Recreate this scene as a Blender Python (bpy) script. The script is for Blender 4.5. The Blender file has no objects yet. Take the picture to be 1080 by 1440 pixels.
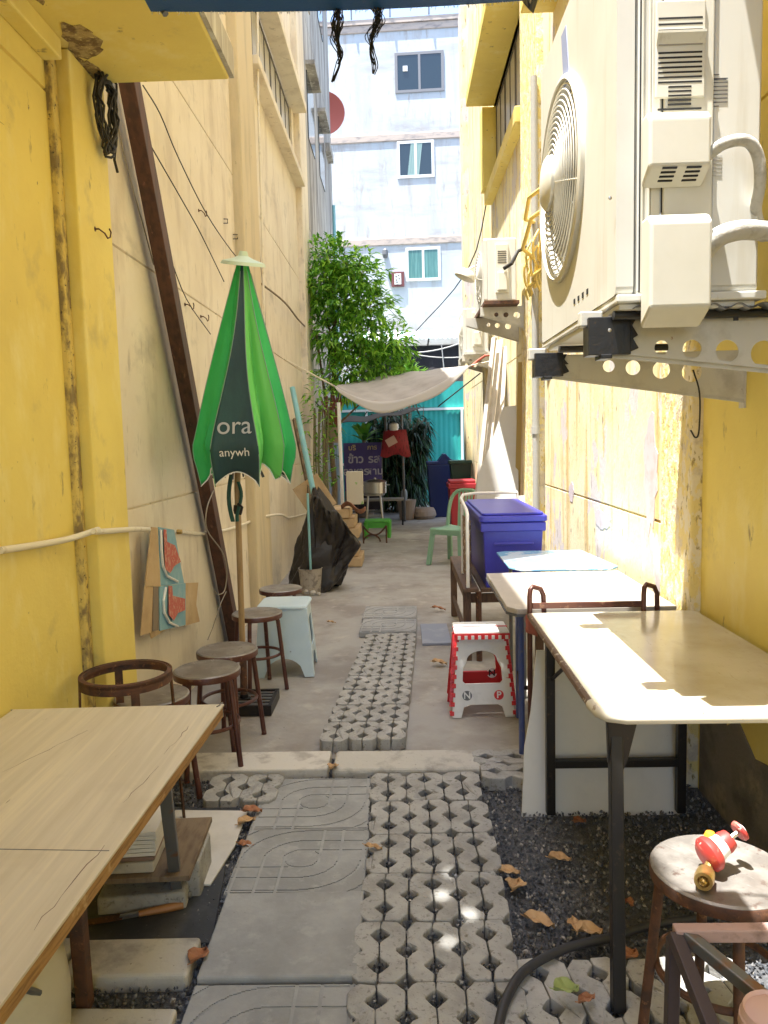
import bpy, bmesh, math, random
from mathutils import Vector, Matrix, Euler
S = bpy.context.scene
COL = S.collection
R = math.radians
random.seed(11)

# ---------------------------------------------------------------- camera
cd = bpy.data.cameras.new('camera'); cam = bpy.data.objects.new('camera', cd); COL.objects.link(cam)
cd.sensor_fit = 'VERTICAL'; cd.sensor_height = 36; cd.sensor_width = 36; cd.lens = 27.0
cd.clip_start = 0.05; cd.clip_end = 500
cr = [[0.999493, 0.022489, 0.022546], [0.020271, 0.096746, -0.995103], [-0.02456, 0.995055, 0.096241]]
m4 = Matrix(cr).to_4x4(); m4.translation = (0, 0, 1.5); cam.matrix_world = m4
S.camera = cam
# ---------------------------------------------------------------- sky, sun, exposure
w = bpy.data.worlds.new('World'); S.world = w; w.use_nodes = True
nt = w.node_tree; sky = nt.nodes.new('ShaderNodeTexSky'); sky.sky_type = 'NISHITA'; sky.sun_disc = False
SUN = Vector((.21, .13, -1)).normalized()
sky.sun_elevation = math.asin(-SUN.z); sky.sun_rotation = math.atan2(-SUN.x, -SUN.y) % (2 * math.pi)
sky.dust_density = 2.0
bg = nt.nodes['Background']; bg.inputs[1].default_value = 0.15; nt.links.new(sky.outputs[0], bg.inputs[0])
sl = bpy.data.lights.new('sun', 'SUN'); sl.energy = 4.5; sl.angle = R(.5); sl.color = (1, .97, .91)
so = bpy.data.objects.new('sun', sl); COL.objects.link(so); so.location = (-3, -1, 14)
so.rotation_euler = SUN.to_track_quat('-Z', 'Y').to_euler()
vs = S.view_settings; vs.view_transform = 'Standard'; vs.look = 'None'; vs.gamma = 1; vs.exposure = 2.04
S.cycles.max_bounces = 10; S.cycles.diffuse_bounces = 8; S.cycles.glossy_bounces = 4

# ---------------------------------------------------------------- helpers
MATS = {}
def M(name, col, rough=.6, metal=0, var=(), bump=(), spec=.5, world=False, sss=0, trans=0, alpha=1, coat=0):
    """var: (scale, (sx,sy,sz), colour, lo, hi)   bump: (scale, (sx,sy,sz), strength, distance)"""
    m = bpy.data.materials.new(name); m.use_nodes = True; MATS[name] = m
    n = m.node_tree.nodes; l = m.node_tree.links; b = n['Principled BSDF']
    b.inputs['Roughness'].default_value = rough; b.inputs['Metallic'].default_value = metal
    b.inputs['Specular IOR Level'].default_value = spec; b.inputs['Coat Weight'].default_value = coat
    b.inputs['Coat Roughness'].default_value = .15
    b.inputs['Alpha'].default_value = alpha; b.inputs['Transmission Weight'].default_value = trans
    if world:
        co = n.new('ShaderNodeNewGeometry').outputs['Position']
    else:
        tc = n.new('ShaderNodeTexCoord'); oi = n.new('ShaderNodeObjectInfo')
        mul = n.new('ShaderNodeMath'); mul.operation = 'MULTIPLY'; mul.inputs[1].default_value = 37
        l.new(oi.outputs['Random'], mul.inputs[0])
        ad = n.new('ShaderNodeVectorMath'); l.new(tc.outputs['Object'], ad.inputs[0]); l.new(mul.outputs[0], ad.inputs[1])
        co = ad.outputs[0]
    def noise(sc, st, det=5, off=0):
        mp = n.new('ShaderNodeMapping'); mp.inputs['Scale'].default_value = st; mp.inputs['Location'].default_value = (off, off * .7, off * 1.3)
        l.new(co, mp.inputs[0]); t = n.new('ShaderNodeTexNoise'); t.inputs['Scale'].default_value = sc
        t.inputs['Detail'].default_value = det; t.inputs['Roughness'].default_value = .62; l.new(mp.outputs[0], t.inputs[0]); return t.outputs['Fac']
    cur = None
    for k, (sc, st, c2, lo, hi) in enumerate(var):
        f = noise(sc, st, 6, k * 3.1)
        mr = n.new('ShaderNodeMapRange'); mr.inputs[1].default_value = lo; mr.inputs[2].default_value = hi; l.new(f, mr.inputs[0])
        mx = n.new('ShaderNodeMix'); mx.data_type = 'RGBA'; l.new(mr.outputs[0], mx.inputs[0])
        if cur is None: mx.inputs[6].default_value = (*col, 1)
        else: l.new(cur, mx.inputs[6])
        mx.inputs[7].default_value = (*c2, 1); cur = mx.outputs[2]
    if cur is None: b.inputs['Base Color'].default_value = (*col, 1)
    else: l.new(cur, b.inputs['Base Color'])
    prev = None
    for k, (sc, st, stren, dist) in enumerate(bump):
        f = noise(sc, st, 4, 9 + k); bp = n.new('ShaderNodeBump'); bp.inputs['Strength'].default_value = stren
        bp.inputs['Distance'].default_value = dist; l.new(f, bp.inputs['Height'])
        if prev: l.new(prev, bp.inputs['Normal'])
        prev = bp.outputs[0]
    if prev: l.new(prev, b.inputs['Normal'])
    m['co'] = 1
    return m
U = (1, 1, 1)

class B:
    def __init__(s): s.v = []; s.f = []; s.m = []
    def add(s, vs, fs, mi=0):
        o = len(s.v); s.v += [tuple(x) for x in vs]; s.f += [tuple(i + o for i in f) for f in fs]; s.m += [mi] * len(fs); return s
    def box(s, x0, x1, y0, y1, z0, z1, mi=0, T=None):
        vs = [Vector((x, y, z)) for x in (x0, x1) for y in (y0, y1) for z in (z0, z1)]
        if T: vs = [T @ q for q in vs]
        return s.add(vs, [(0, 1, 3, 2), (4, 6, 7, 5), (0, 4, 5, 1), (2, 3, 7, 6), (0, 2, 6, 4), (1, 5, 7, 3)], mi)
    def bar(s, a, b, wx, wy, mi=0, up=(0, 0, 1)):   # rectangular bar from a to b
        a = Vector(a); b = Vector(b); d = (b - a); L = d.length; d.normalize(); u = Vector(up)
        if abs(d.dot(u)) > .95: u = Vector((0, 1, 0))
        x = d.cross(u).normalized(); y = x.cross(d)
        T = Matrix((x, y, d)).transposed().to_4x4(); T.translation = a
        return s.box(-wx / 2, wx / 2, -wy / 2, wy / 2, 0, L, mi, T)
    def tube(s, pts, r, n=8, closed=False, mi=0, cap=True):
        P = [Vector(p) for p in pts]; N = len(P); rs = r if isinstance(r, (list, tuple)) else [r] * N
        rings = []; ref = None
        for i in range(N):
            if closed: t = (P[(i + 1) % N] - P[i - 1])
            else: t = P[min(i + 1, N - 1)] - P[max(i - 1, 0)]
            if t.length < 1e-9: t = Vector((0, 0, 1))
            t.normalize()
            if ref is None:
                ref = Vector((0, 0, 1)) if abs(t.z) < .9 else Vector((1, 0, 0))
            x = (ref - t * ref.dot(t)).normalized(); ref = x; y = t.cross(x)
            rings.append([P[i] + (x * math.cos(a) + y * math.sin(a)) * rs[i] for a in [2 * math.pi * k / n for k in range(n)]])
        vs = [q for rg in rings for q in rg]; fs = []
        for i in range(N if closed else N - 1):
            j = (i + 1) % N
            for k in range(n): fs.append((i * n + k, i * n + (k + 1) % n, j * n + (k + 1) % n, j * n + k))
        if not closed and cap:
            fs.append(tuple(range(n))[::-1]); fs.append(tuple((N - 1) * n + k for k in range(n)))
        return s.add(vs, fs, mi)
    def lathe(s, prof, c=(0, 0, 0), n=32, mi=0, T=None, wob=0, cap=True):
        c = Vector(c); vs = []; fs = []; k0 = len(prof)
        for (r, z) in prof:
            for k in range(n):
                a = 2 * math.pi * k / n; rr = r * (1 + wob * math.sin(3 * a + z * 9))
                q = Vector((rr * math.cos(a), rr * math.sin(a), z)); vs.append((T @ q if T else q) + c)
        for i in range(k0 - 1):
            for k in range(n): fs.append((i * n + k, i * n + (k + 1) % n, (i + 1) * n + (k + 1) % n, (i + 1) * n + k))
        if prof[0] == prof[-1] or not cap: return s.add(vs, fs, mi)
        if prof[0][0] > 1e-6: fs.append(tuple(range(n))[::-1])
        if prof[-1][0] > 1e-6: fs.append(tuple((k0 - 1) * n + k for k in range(n)))
        return s.add(vs, fs, mi)
    def prism(s, poly, a, b, axis='z', mi=0, T=None):
        n = len(poly)
        def mk(p, t):
            q = Vector({'z': (p[0], p[1], t), 'y': (p[0], t, p[1]), 'x': (t, p[0], p[1])}[axis]); return T @ q if T else q
        vs = [mk(p, a) for p in poly] + [mk(p, b) for p in poly]
        return s.add(vs, [tuple(range(n))[::-1], tuple(range(n, 2 * n))] + [(i, (i + 1) % n, n + (i + 1) % n, n + i) for i in range(n)], mi)
    def grid(s, fn, nu, nv, th=0, mi=0, mf=None):
        vs = [Vector(fn(i / nu, j / nv)) for i in range(nu + 1) for j in range(nv + 1)]
        fs = []; o = len(s.v); k = nv + 1
        for i in range(nu):
            for j in range(nv): fs.append((i * k + j, (i + 1) * k + j, (i + 1) * k + j + 1, i * k + j + 1))
        s.add(vs, fs, mi)
        if mf:
            q = len(s.m) - len(fs)
            for i in range(nu):
                for j in range(nv): s.m[q] = mf((i + .5) / nu, (j + .5) / nv); q += 1
        return s
    def build(s, name, mat, parent=None, bevel=0, smooth=False, solid=0, base=None, seg=2):
        me = bpy.data.meshes.new(name)
        off = Vector((0, 0, 0)); p = parent
        while p is not None: off += p.location; p = p.parent
        if parent is None:
            if base is None:
                xs = [q[0] for q in s.v]; ys = [q[1] for q in s.v]; zs = [q[2] for q in s.v]
                base = ((min(xs) + max(xs)) / 2, (min(ys) + max(ys)) / 2, min(zs))
            off = Vector(base)
        me.from_pydata([tuple(Vector(q) - off) for q in s.v], [], s.f)
        ms = mat if isinstance(mat, (list, tuple)) else [mat]
        for m_ in ms: me.materials.append(m_)
        if len(ms) > 1: me.polygons.foreach_set('material_index', s.m)
        bm = bmesh.new(); bm.from_mesh(me); bmesh.ops.recalc_face_normals(bm, faces=bm.faces); bm.to_mesh(me); bm.free()
        if smooth:
            me.polygons.foreach_set('use_smooth', [True] * len(me.polygons)); me.set_sharp_from_angle(angle=R(42))
        o = bpy.data.objects.new(name, me); COL.objects.link(o)
        if parent is None: o.location = off
        else: o.parent = parent
        if solid:
            md = o.modifiers.new('solid', 'SOLIDIFY'); md.thickness = solid
        if bevel:
            md = o.modifiers.new('bevel', 'BEVEL'); md.width = bevel; md.segments = seg; md.limit_method = 'ANGLE'; md.angle_limit = R(40)
        return o

def curve_mesh(polys, th, bev=0):
    """flat plate in local XY with holes, centred on z=0; returns verts, faces"""
    cu = bpy.data.curves.new('t', 'CURVE'); cu.dimensions = '2D'; cu.fill_mode = 'BOTH'; cu.extrude = th / 2; cu.bevel_depth = bev
    for p in polys:
        sp = cu.splines.new('POLY'); sp.points.add(len(p) - 1); sp.use_cyclic_u = True
        for i, q in enumerate(p): sp.points[i].co = (q[0], q[1], 0, 1)
    return from_curve(cu)
def from_curve(cu):
    o = bpy.data.objects.new('t', cu); COL.objects.link(o)
    dg = bpy.context.evaluated_depsgraph_get(); me = bpy.data.meshes.new_from_object(o.evaluated_get(dg))
    r = ([v.co.copy() for v in me.vertices], [tuple(p.vertices) for p in me.polygons])
    bpy.data.objects.remove(o); bpy.data.curves.remove(cu); bpy.data.meshes.remove(me); return r
def text_mesh(txt, size, th=.001, bold=0):
    cu = bpy.data.curves.new('t', 'FONT'); cu.body = txt; cu.size = size; cu.extrude = th / 2; cu.align_x = 'CENTER'; cu.align_y = 'CENTER'; cu.offset = bold
    return from_curve(cu)
def addT(b, vf, T, mi=0): b.add([T @ Vector(q) for q in vf[0]], vf[1], mi); return b
def frame(o, x, y):   # matrix from origin and two axes
    x = Vector(x).normalized(); y = Vector(y); y = (y - x * y.dot(x)).normalized(); z = x.cross(y)
    T = Matrix((x, y, z)).transposed().to_4x4(); T.translation = Vector(o); return T
def sm(pts, k=5):   # smooth curve through points
    P = [Vector(p) for p in pts]; Q = [P[0] * 2 - P[1]] + P + [P[-1] * 2 - P[-2]]; out = []
    for i in range(1, len(Q) - 2):
        for j in range(k):
            t = j / k; a, b_, c, d = Q[i - 1], Q[i], Q[i + 1], Q[i + 2]
            out.append(.5 * (2 * b_ + (c - a) * t + (2 * a - 5 * b_ + 4 * c - d) * t * t + (3 * b_ - a - 3 * c + d) * t ** 3))
    return out + [P[-1]]
def circ(cx, cy, r, n=24, ry=None): return [(cx + r * math.cos(2 * math.pi * k / n), cy + (ry or r) * math.sin(2 * math.pi * k / n)) for k in range(n)]
def rrect(x0, x1, y0, y1, r, n=5):
    out = []
    for (cx, cy, a0) in ((x1 - r, y1 - r, 0), (x0 + r, y1 - r, 90), (x0 + r, y0 + r, 180), (x1 - r, y0 + r, 270)):
        for k in range(n + 1): a = R(a0 + 90 * k / n); out.append((cx + r * math.cos(a), cy + r * math.sin(a)))
    return out
def sag(a, b, d, n=10):
    a = Vector(a); b = Vector(b); return [a.lerp(b, i / n) + Vector((0, 0, -4 * d * (i / n) * (1 - i / n))) for i in range(n + 1)]
def wig(pts, amt, seed=0):
    rr = random.Random(seed); return [Vector(p) + Vector((rr.uniform(-amt, amt), rr.uniform(-amt, amt), rr.uniform(-amt, amt))) for p in pts]
def tag(o, label=None, cat=None, group=None, kind=None):
    if label: o['label'] = label
    if cat: o['category'] = cat
    if group: o['group'] = group
    if kind: o['kind'] = kind
    return o
def thing(name, label, cat, loc=(0, 0, 0), group=None):
    o = bpy.data.objects.new(name, None); COL.objects.link(o); o.location = loc; o.empty_display_size = .1
    return tag(o, label, cat, group)
def dup(o, loc=None, rz=None, label=None, parent=None):
    c = o.copy(); COL.objects.link(c); c.parent = parent
    if loc is not None: c.location = loc
    if rz is not None: c.rotation_euler.z = rz
    if label: c['label'] = label
    for ch in list(o.children): dup(ch, parent=c)
    return c
def rx(*a): return Matrix.Rotation(*a)

# ---------------------------------------------------------------- materials
yellow = M('yellow paint', (.78, .635, .165), .62, var=[(2.2, U, (.70, .55, .14), .4, .75), (4, (1.5, 1.5, .7), (.80, .70, .30), .54, .80), (14, (1, 1, .35), (.30, .23, .09), .64, .73), (3, U, (.46, .37, .15), .60, .78), (40, (1, 1, .5), (.20, .15, .07), .70, .73)], bump=[(60, U, .25, .004), (6, U, .3, .01)], world=True)
yellow2 = M('pale yellow paint', (.78, .71, .47), .7, var=[(3, U, (.74, .62, .36), .45, .7), (6, (1, 1, .08), (.58, .43, .19), .52, .63), (3.3, (1, 1, .5), (.58, .54, .54), .57, .58), (26, (1, 1, .22), (.24, .19, .13), .62, .65), (9, (1, 1, .4), (.46, .38, .26), .66, .70)], bump=[(40, U, .4, .006), (7, (1, 1, .5), .5, .015)], world=True)
peel = M('peeling yellow paint', (.74, .60, .24), .75, var=[(20, (1, 1, .6), (.74, .66, .48), .48, .54), (34, (1, 1, .5), (.34, .26, .10), .58, .64), (6, U, (.58, .50, .38), .56, .62)], bump=[(30, (1, 1, .7), 1, .012), (90, U, .6, .005)], world=True)
beige = M('beige plaster', (.70, .62, .49), .8, var=[(1.3, U, (.77, .70, .57), .4, .65), (3, (1.5, 1.5, .5), (.54, .46, .36), .50, .78), (2.0, (1, .6, 1), (.36, .33, .29), .58, .78), (14, (1, 1, .3), (.44, .38, .30), .60, .72), (30, (1, 1, .5), (.28, .23, .18), .69, .73)], bump=[(45, U, .3, .004), (4, U, .3, .012)], world=True)
greyp = M('weathered grey render', (.40, .37, .32), .85, var=[(2, (2, 2, .25), (.22, .20, .18), .45, .6), (5, (2, 2, .2), (.56, .54, .48), .52, .62)], bump=[(30, U, .5, .01)], world=True)
white_b = M('whitewashed facade', (.54, .57, .59), .8, var=[(.5, (1, 1, .6), (.48, .53, .57), .4, .6), (1.6, (2.2, 1, .3), (.42, .41, .40), .50, .72), (.8, (.5, 1, 2.2), (.34, .32, .31), .53, .72), (6, (1, 1, .25), (.38, .36, .34), .57, .70)], bump=[(12, U, .3, .01)], world=True)
ledge_m = M('stained concrete ledge', (.50, .42, .36), .85, var=[(4, (1, 1, 3), (.28, .25, .24), .5, .7)], world=True)
conc = M('concrete floor', (.36, .345, .315), .8, var=[(1.4, U, (.25, .225, .20), .42, .62), (6, U, (.44, .41, .36), .55, .75), (2.4, U, (.17, .155, .14), .62, .74), (45, U, (.16, .14, .13), .68, .75)], bump=[(35, U, .35, .006), (140, U, .25, .002)], world=True)
paver = M('grey paver concrete', (.38, .375, .355), .88, var=[(9, U, (.28, .275, .26), .42, .65), (70, U, (.20, .19, .18), .57, .68), (3, U, (.46, .45, .43), .55, .7), (26, U, (.17, .155, .13), .62, .70)], bump=[(120, U, .6, .003), (25, U, .3, .004)])
slabm = M('smooth slab concrete', (.345, .35, .345), .82, var=[(4, U, (.26, .265, .26), .42, .62), (14, U, (.40, .40, .39), .55, .75), (2, U, (.22, .22, .21), .6, .75), (60, U, (.22, .21, .2), .66, .72)], bump=[(90, U, .35, .003), (12, U, .2, .003)])
curbm = M('worn kerb concrete', (.50, .48, .43), .85, var=[(8, U, (.34, .32, .29), .52, .66), (50, U, (.25, .23, .2), .64, .7)], bump=[(70, U, .6, .005), (14, U, .4, .006)])
gravel_m = M('dark gravel', (.085, .088, .095), .55, var=[(80, U, (.13, .13, .14), .5, .65), (200, U, (.30, .29, .28), .66, .7)], bump=[(90, U, 1, .012)], world=True)
stone_ms = [M('gravel chip dark', (.075, .082, .095), .45), M('gravel chip grey', (.17, .17, .175), .5), M('gravel chip pale', (.36, .34, .31), .6)]
ply = M('plywood laminate', (.60, .54, .43), .42, var=[(3, (12, .6, 1), (.54, .48, .37), .4, .62), (1.3, (26, .8, 1), (.66, .59, .45), .52, .66), (1.2, (2, 2, 1), (.48, .42, .32), .55, .74), (30, (3, .4, 1), (.22, .17, .12), .70, .75)], bump=[(10, (12, .8, 1), .1, .002)], world=True)
plyedge = M('raw plywood edge', (.42, .24, .09), .7, var=[(12, (1, .6, 8), (.24, .13, .05), .45, .6), (20, U, (.55, .38, .2), .6, .7)], bump=[(30, (1, 1, 5), .6, .004)])
lam = M('cream laminate', (.64, .60, .50), .16, var=[(3, U, (.52, .47, .35), .4, .65), (22, (4, 1, 1), (.48, .42, .31), .60, .74), (5, (1, .3, 1), (.42, .37, .27), .62, .74)], bump=[(14, U, .06, .003)], coat=.3)
lamedge = M('cracked cream edging', (.62, .58, .48), .5, var=[(30, (1, .4, 1), (.25, .18, .12), .62, .68)])
greytop = M('grey tabletop', (.45, .41, .36), .35, var=[(6, U, (.38, .35, .31), .4, .7), (30, U, (.55, .51, .46), .62, .72)])
blackm = M('black steel', (.018, .016, .016), .42, metal=.3, var=[(40, U, (.06, .04, .03), .6, .7)])
maroon = M('maroon painted steel', (.10, .038, .028), .38, metal=.25, var=[(26, U, (.22, .12, .08), .6, .68), (9, U, (.06, .02, .02), .5, .7)])
seatm = M('worn steel seat', (.20, .185, .17), .42, metal=.4, var=[(9, U, (.33, .31, .285), .42, .62), (60, (1, .2, 1), (.40, .38, .36), .60, .70), (28, U, (.14, .10, .085), .60, .68), (3, U, (.20, .17, .15), .5, .7)], bump=[(20, U, .15, .002)])
rust = M('rusty brown steel', (.13, .06, .035), .7, metal=.2, var=[(18, U, (.07, .04, .03), .45, .6), (40, U, (.28, .13, .06), .6, .7)], bump=[(60, U, .4, .002)])
beamm = M('dark brown timber', (.085, .032, .018), .55, var=[(5, (6, 6, .5), (.05, .02, .013), .45, .6), (10, (4, 4, .3), (.16, .07, .04), .62, .7)], bump=[(20, (4, 4, .3), .3, .003)])
greysteel = M('worn grey steel', (.16, .165, .17), .5, metal=.5, var=[(20, U, (.22, .12, .07), .56, .68)])
acw = M('cream enamel', (.64, .635, .59), .38, var=[(3, U, (.58, .57, .52), .45, .75), (5, (2, 2, .15), (.52, .49, .41), .58, .74), (30, (1, 1, .3), (.55, .50, .40), .68, .76)])
acp = M('aged cream plastic', (.66, .645, .57), .45, var=[(4, U, (.60, .58, .49), .4, .7), (18, (1, 1, .3), (.46, .42, .33), .64, .74)])
dark = M('dark void', (.012, .012, .013), .7)
galv = M('grey painted bracket', (.58, .565, .51), .5, metal=.1, var=[(12, U, (.44, .42, .37), .5, .7), (40, U, (.25, .16, .09), .7, .75)])
tape = M('black tape', (.012, .012, .014), .4, bump=[(40, U, .5, .003)])
pvc = M('white conduit', (.74, .68, .54), .5, var=[(12, U, (.55, .48, .34), .55, .72)])
insul = M('grey foam insulation', (.50, .49, .45), .85, var=[(40, U, (.36, .34, .3), .5, .7)], bump=[(60, U, .6, .004)])
green = M('green umbrella fabric', (.015, .38, .08), .55, var=[(5, (1, 1, .3), (.04, .48, .13), .4, .7)], bump=[(8, (2, 2, .6), .3, .01)])
lgreen = M('light green umbrella fabric', (.14, .54, .12), .55, bump=[(8, (2, 2, .6), .3, .01)])
teald = M('dark teal umbrella fabric', (.012, .045, .055), .5, var=[(3, (1, 1, .4), (.02, .085, .085), .45, .7)], bump=[(8, (2, 2, .6), .3, .01)])
whitef = M('white fabric', (.78, .77, .74), .7)
whitep = M('white plastic', (.78, .77, .74), .35, var=[(14, U, (.66, .65, .62), .55, .75)])
redp = M('red plastic', (.62, .03, .035), .35)
bluest = M('pale blue plastic', (.55, .68, .75), .35, var=[(5, U, (.48, .62, .70), .45, .7), (30, U, (.30, .36, .40), .68, .75)])
tealp = M('teal pole', (.22, .48, .50), .45, var=[(10, U, (.30, .52, .52), .5, .7)])
chairg = M('pale green plastic', (.23, .40, .26), .38, var=[(6, U, (.18, .33, .21), .5, .75)])
purple = M('blue violet plastic', (.045, .045, .40), .36, var=[(6, U, (.06, .06, .46), .45, .7), (30, (1, 1, .3), (.12, .10, .36), .66, .75)])
bluebin = M('navy plastic', (.012, .025, .12), .4)
card = M('brown cardboard', (.52, .37, .20), .85, var=[(9, U, (.44, .30, .16), .45, .7), (3, U, (.60, .45, .27), .5, .7)], bump=[(30, (1, 1, 6), .2, .002)])
bagm = M('black bin bag', (.022, .018, .016), .42, bump=[(9, U, .5, .02), (26, U, .3, .006)])
wood = M('weathered board', (.72, .67, .60), .75, var=[(3, (10, 10, .4), (.58, .53, .46), .45, .65), (10, (8, 8, .3), (.70, .65, .58), .55, .7)], bump=[(10, (9, 9, .4), .3, .003)])
whiteboard = M('scuffed white board', (.62, .60, .56), .5, var=[(7, U, (.52, .50, .46), .45, .7), (22, (3, 1, 1), (.26, .22, .18), .68, .74)])
wbpanel = M('white melamine panel', (.66, .655, .63), .4, var=[(4, U, (.58, .575, .55), .5, .75), (16, (1, 1, 2), (.40, .38, .35), .68, .76)])
rubber = M('black rubber mat', (.035, .038, .045), .6, var=[(7, U, (.07, .072, .08), .5, .7), (50, U, (.25, .24, .22), .70, .74)], bump=[(40, U, .3, .003)])
leafs = [M('leaf green deep', (.07, .20, .02), .5), M('leaf green', (.17, .38, .04), .48), M('leaf green light', (.36, .60, .08), .48)]
for q in leafs:
    n = q.node_tree.nodes; l = q.node_tree.links; t = n.new('ShaderNodeBsdfTranslucent'); t.inputs[0].default_value = tuple(min(1, 1.6 * c) for c in n['Principled BSDF'].inputs[0].default_value[:3]) + (1,)
    mx = n.new('ShaderNodeMixShader'); mx.inputs[0].default_value = .4; l.new(n['Principled BSDF'].outputs[0], mx.inputs[1]); l.new(t.outputs[0], mx.inputs[2]); l.new(mx.outputs[0], n['Material Output'].inputs[0])
palmd = [M('palm leaf shade', (.012, .035, .008), .5), M('palm leaf', (.03, .08, .015), .5)]  # palm greens darkened so the colour carries the far end's deep shade
bark = M('bark', (.20, .15, .09), .85, var=[(20, (1, 1, .3), (.10, .07, .045), .5, .6)], bump=[(40, (1, 1, .3), .6, .006)])
dryleaf = [M('dry leaf tan', (.50, .32, .16), .7, var=[(30, U, (.36, .20, .09), .5, .7)]), M('dry leaf rust', (.34, .15, .07), .7, var=[(30, U, (.25, .07, .03), .5, .7)]), M('dry leaf green', (.30, .36, .12), .6)]
glassd = M('dark window glass', (.015, .03, .04), .08, spec=.8)
glasst = M('teal curtained glass', (.07, .19, .18), .15, var=[(6, (4, 1, .2), (.12, .27, .25), .45, .6)])
glassw = M('dusty white glass', (.50, .48, .44), .3, var=[(2, U, (.34, .33, .31), .45, .65)])
teal = M('teal painted hoarding', (.02, .30, .26), .55, var=[(.8, U, (.03, .42, .38), .4, .7)], world=True)
awn = M('grey awning cloth', (.42, .385, .35), .85, var=[(5, U, (.34, .31, .28), .45, .7)])
awnd = M('dark awning cloth', (.03, .024, .02), .9)
bluetarp = M('blue tarpaulin', (.012, .085, .30), .5, bump=[(200, U, .5, .001)])
redm = M('faded red paint', (.50, .13, .10), .6)
terra = M('old clay pot', (.36, .27, .20), .85)
steel = M('bright steel', (.55, .53, .50), .28, metal=.9)
brass = M('brass', (.55, .38, .14), .35, metal=.85)
wire = M('black cable', (.02, .018, .016), .6)
wirew = M('thin grey wire', (.28, .24, .18), .6)

# ================================================================ SETTING
def struct(o): return tag(o, kind='structure')
b = B(); b.box(-30, 30, -12, 45, -.25, -.022); struct(b.build('ground', gravel_m))
b = B()
def fl(u, v):
    x = -1.34 + 2.62 * u; y = 3.50 + 14 * v
    return (x, y, .004 * math.sin(x * 3 + y * 1.3) - .004)
b.grid(fl, 14, 60); b.box(-1.34, 1.28, 3.50, 17.5, -.028, -.012); struct(b.build('concrete_floor', conc))
b = B(); b.box(-8, 8, 17.5, 20.9, -.02, -.005); struct(b.build('road', conc))

# loose gravel between the pavers (uncountable)
b = B(); rg = random.Random(5)
octf = [(0, 2, 4), (2, 1, 4), (1, 3, 4), (3, 0, 4), (2, 0, 5), (1, 2, 5), (3, 1, 5), (0, 3, 5)]
for k in range(26000):
    y = 1.55 + 1.95 * rg.random() ** 1.2; x = rg.uniform(-1.25, 1.22)
    s_ = rg.uniform(.0035, .0085); z = -.018 + rg.uniform(0, .014)
    if -.16 < x < .34 and y < 3.28: z += .016
    if x > .62 and y < 2.9 and rg.random() < .35: continue
    T = Euler((rg.uniform(0, 3), rg.uniform(0, 3), rg.uniform(0, 3))).to_matrix()
    vs = [T @ Vector(q) * s_ + Vector((x, y, z)) for q in ((1.3, 0, 0), (-1.2, 0.2, 0), (0, .9, .1), (0, -1, 0), (0, 0, .8), (.1, 0, -.7))]
    b.add(vs, octf, 0 if rg.random() < .62 else (1 if rg.random() < .8 else 2))
tag(b.build('gravel', stone_ms), kind='stuff')

def wallseg(b, xf, side, y0, y1, z0, z1, grooves=(), th=.3, mi=0, g=.007):
    """vertical wall, face at xf looking towards the alley; side=-1 left wall, +1 right wall"""
    prof = [(xf, z0)]
    for z in grooves: prof += [(xf, z - g), (xf + side * .012, z - g * .4), (xf + side * .012, z + g * .4), (xf, z + g)]
    prof += [(xf, z1), (xf + side * th, z1), (xf + side * th, z0)]
    b.prism(prof, y0, y1, 'y', mi); return b

# ---------------- left near yellow building
nl = thing('yellow_building', 'deep yellow wall and pillar at the left front of the alley under a yellow slab', 'building', (-1.4, 1, -.03))
wallseg(B(), -1.27, -1, -3, 2.93, -.03, 6.2, (2.80,), .5).box(-1.77, -1.30, 2.93, 3.334, 2.97, 6.2).build('wall', yellow, nl)
rr = random.Random(17)
for (y, z, n_, dy, dz) in ((1.75, 2.02, 9, .055, -.012), (1.95, 1.86, 7, .05, -.03), (2.2, 2.45, 8, .05, .01)):
    P = [Vector((-1.2695, y, z))]
    for k in range(n_): P.append(P[-1] + Vector((0, dy + rr.uniform(-.02, .02), dz + rr.uniform(-.02, .02))))
    b = B(); b.tube(P, [.0003] + [rr.uniform(.0006, .0018) for _ in range(n_ - 1)] + [.0003], 5); b.build('crack', wire, nl)
rr = random.Random(31)
for (cx_, cy_, a_, b_) in ((-1.17, 2.55, .06, .16), (-1.13, 2.95, .07, .14), (-1.19, 3.15, .05, .10), (-1.10, 2.25, .03, .07)):
    P = [(cx_ + a_ * math.cos(R(20 * k)) * rr.uniform(.55, 1.15), cy_ + b_ * math.sin(R(20 * k)) * rr.uniform(.55, 1.15)) for k in range(18)]
    B().prism(P, 2.9715, 2.98).build('flaked_patch', MATS.get('flaked paint') or M('flaked paint', (.40, .30, .12), .9, var=[(24, U, (.16, .10, .04), .42, .56), (50, U, (.60, .48, .18), .58, .66)], bump=[(40, U, 1, .012)], world=True), nl)
b = B(); b.box(-1.6, -1.2, 2.985, 3.335, -.03, 2.97); b.build('pillar', yellow, nl, bevel=.006)
B().box(-1.6, -1.245, 2.93, 2.985, -.03, 2.97).build('pillar_edge', M('dirty chipped yellow', (.62, .48, .14), .8, var=[(16, (1, 1, .5), (.24, .18, .08), .46, .58), (40, U, (.08, .06, .04), .60, .66)], bump=[(30, U, .8, .01)], world=True), nl, bevel=.008)
b = B(); b.box(-1.6, -.665, -1.5, 3.29, 2.975, 3.09); b.box(-1.27, -1.2, -1.5, 2.93, 2.90, 2.975); b.build('eave_slab', yellow, nl, bevel=.008)
b = B(); b.box(-.664, -.645, -1.5, 3.30, 2.985, 3.10); b.build('drip_edge', greyp, nl)
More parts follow.
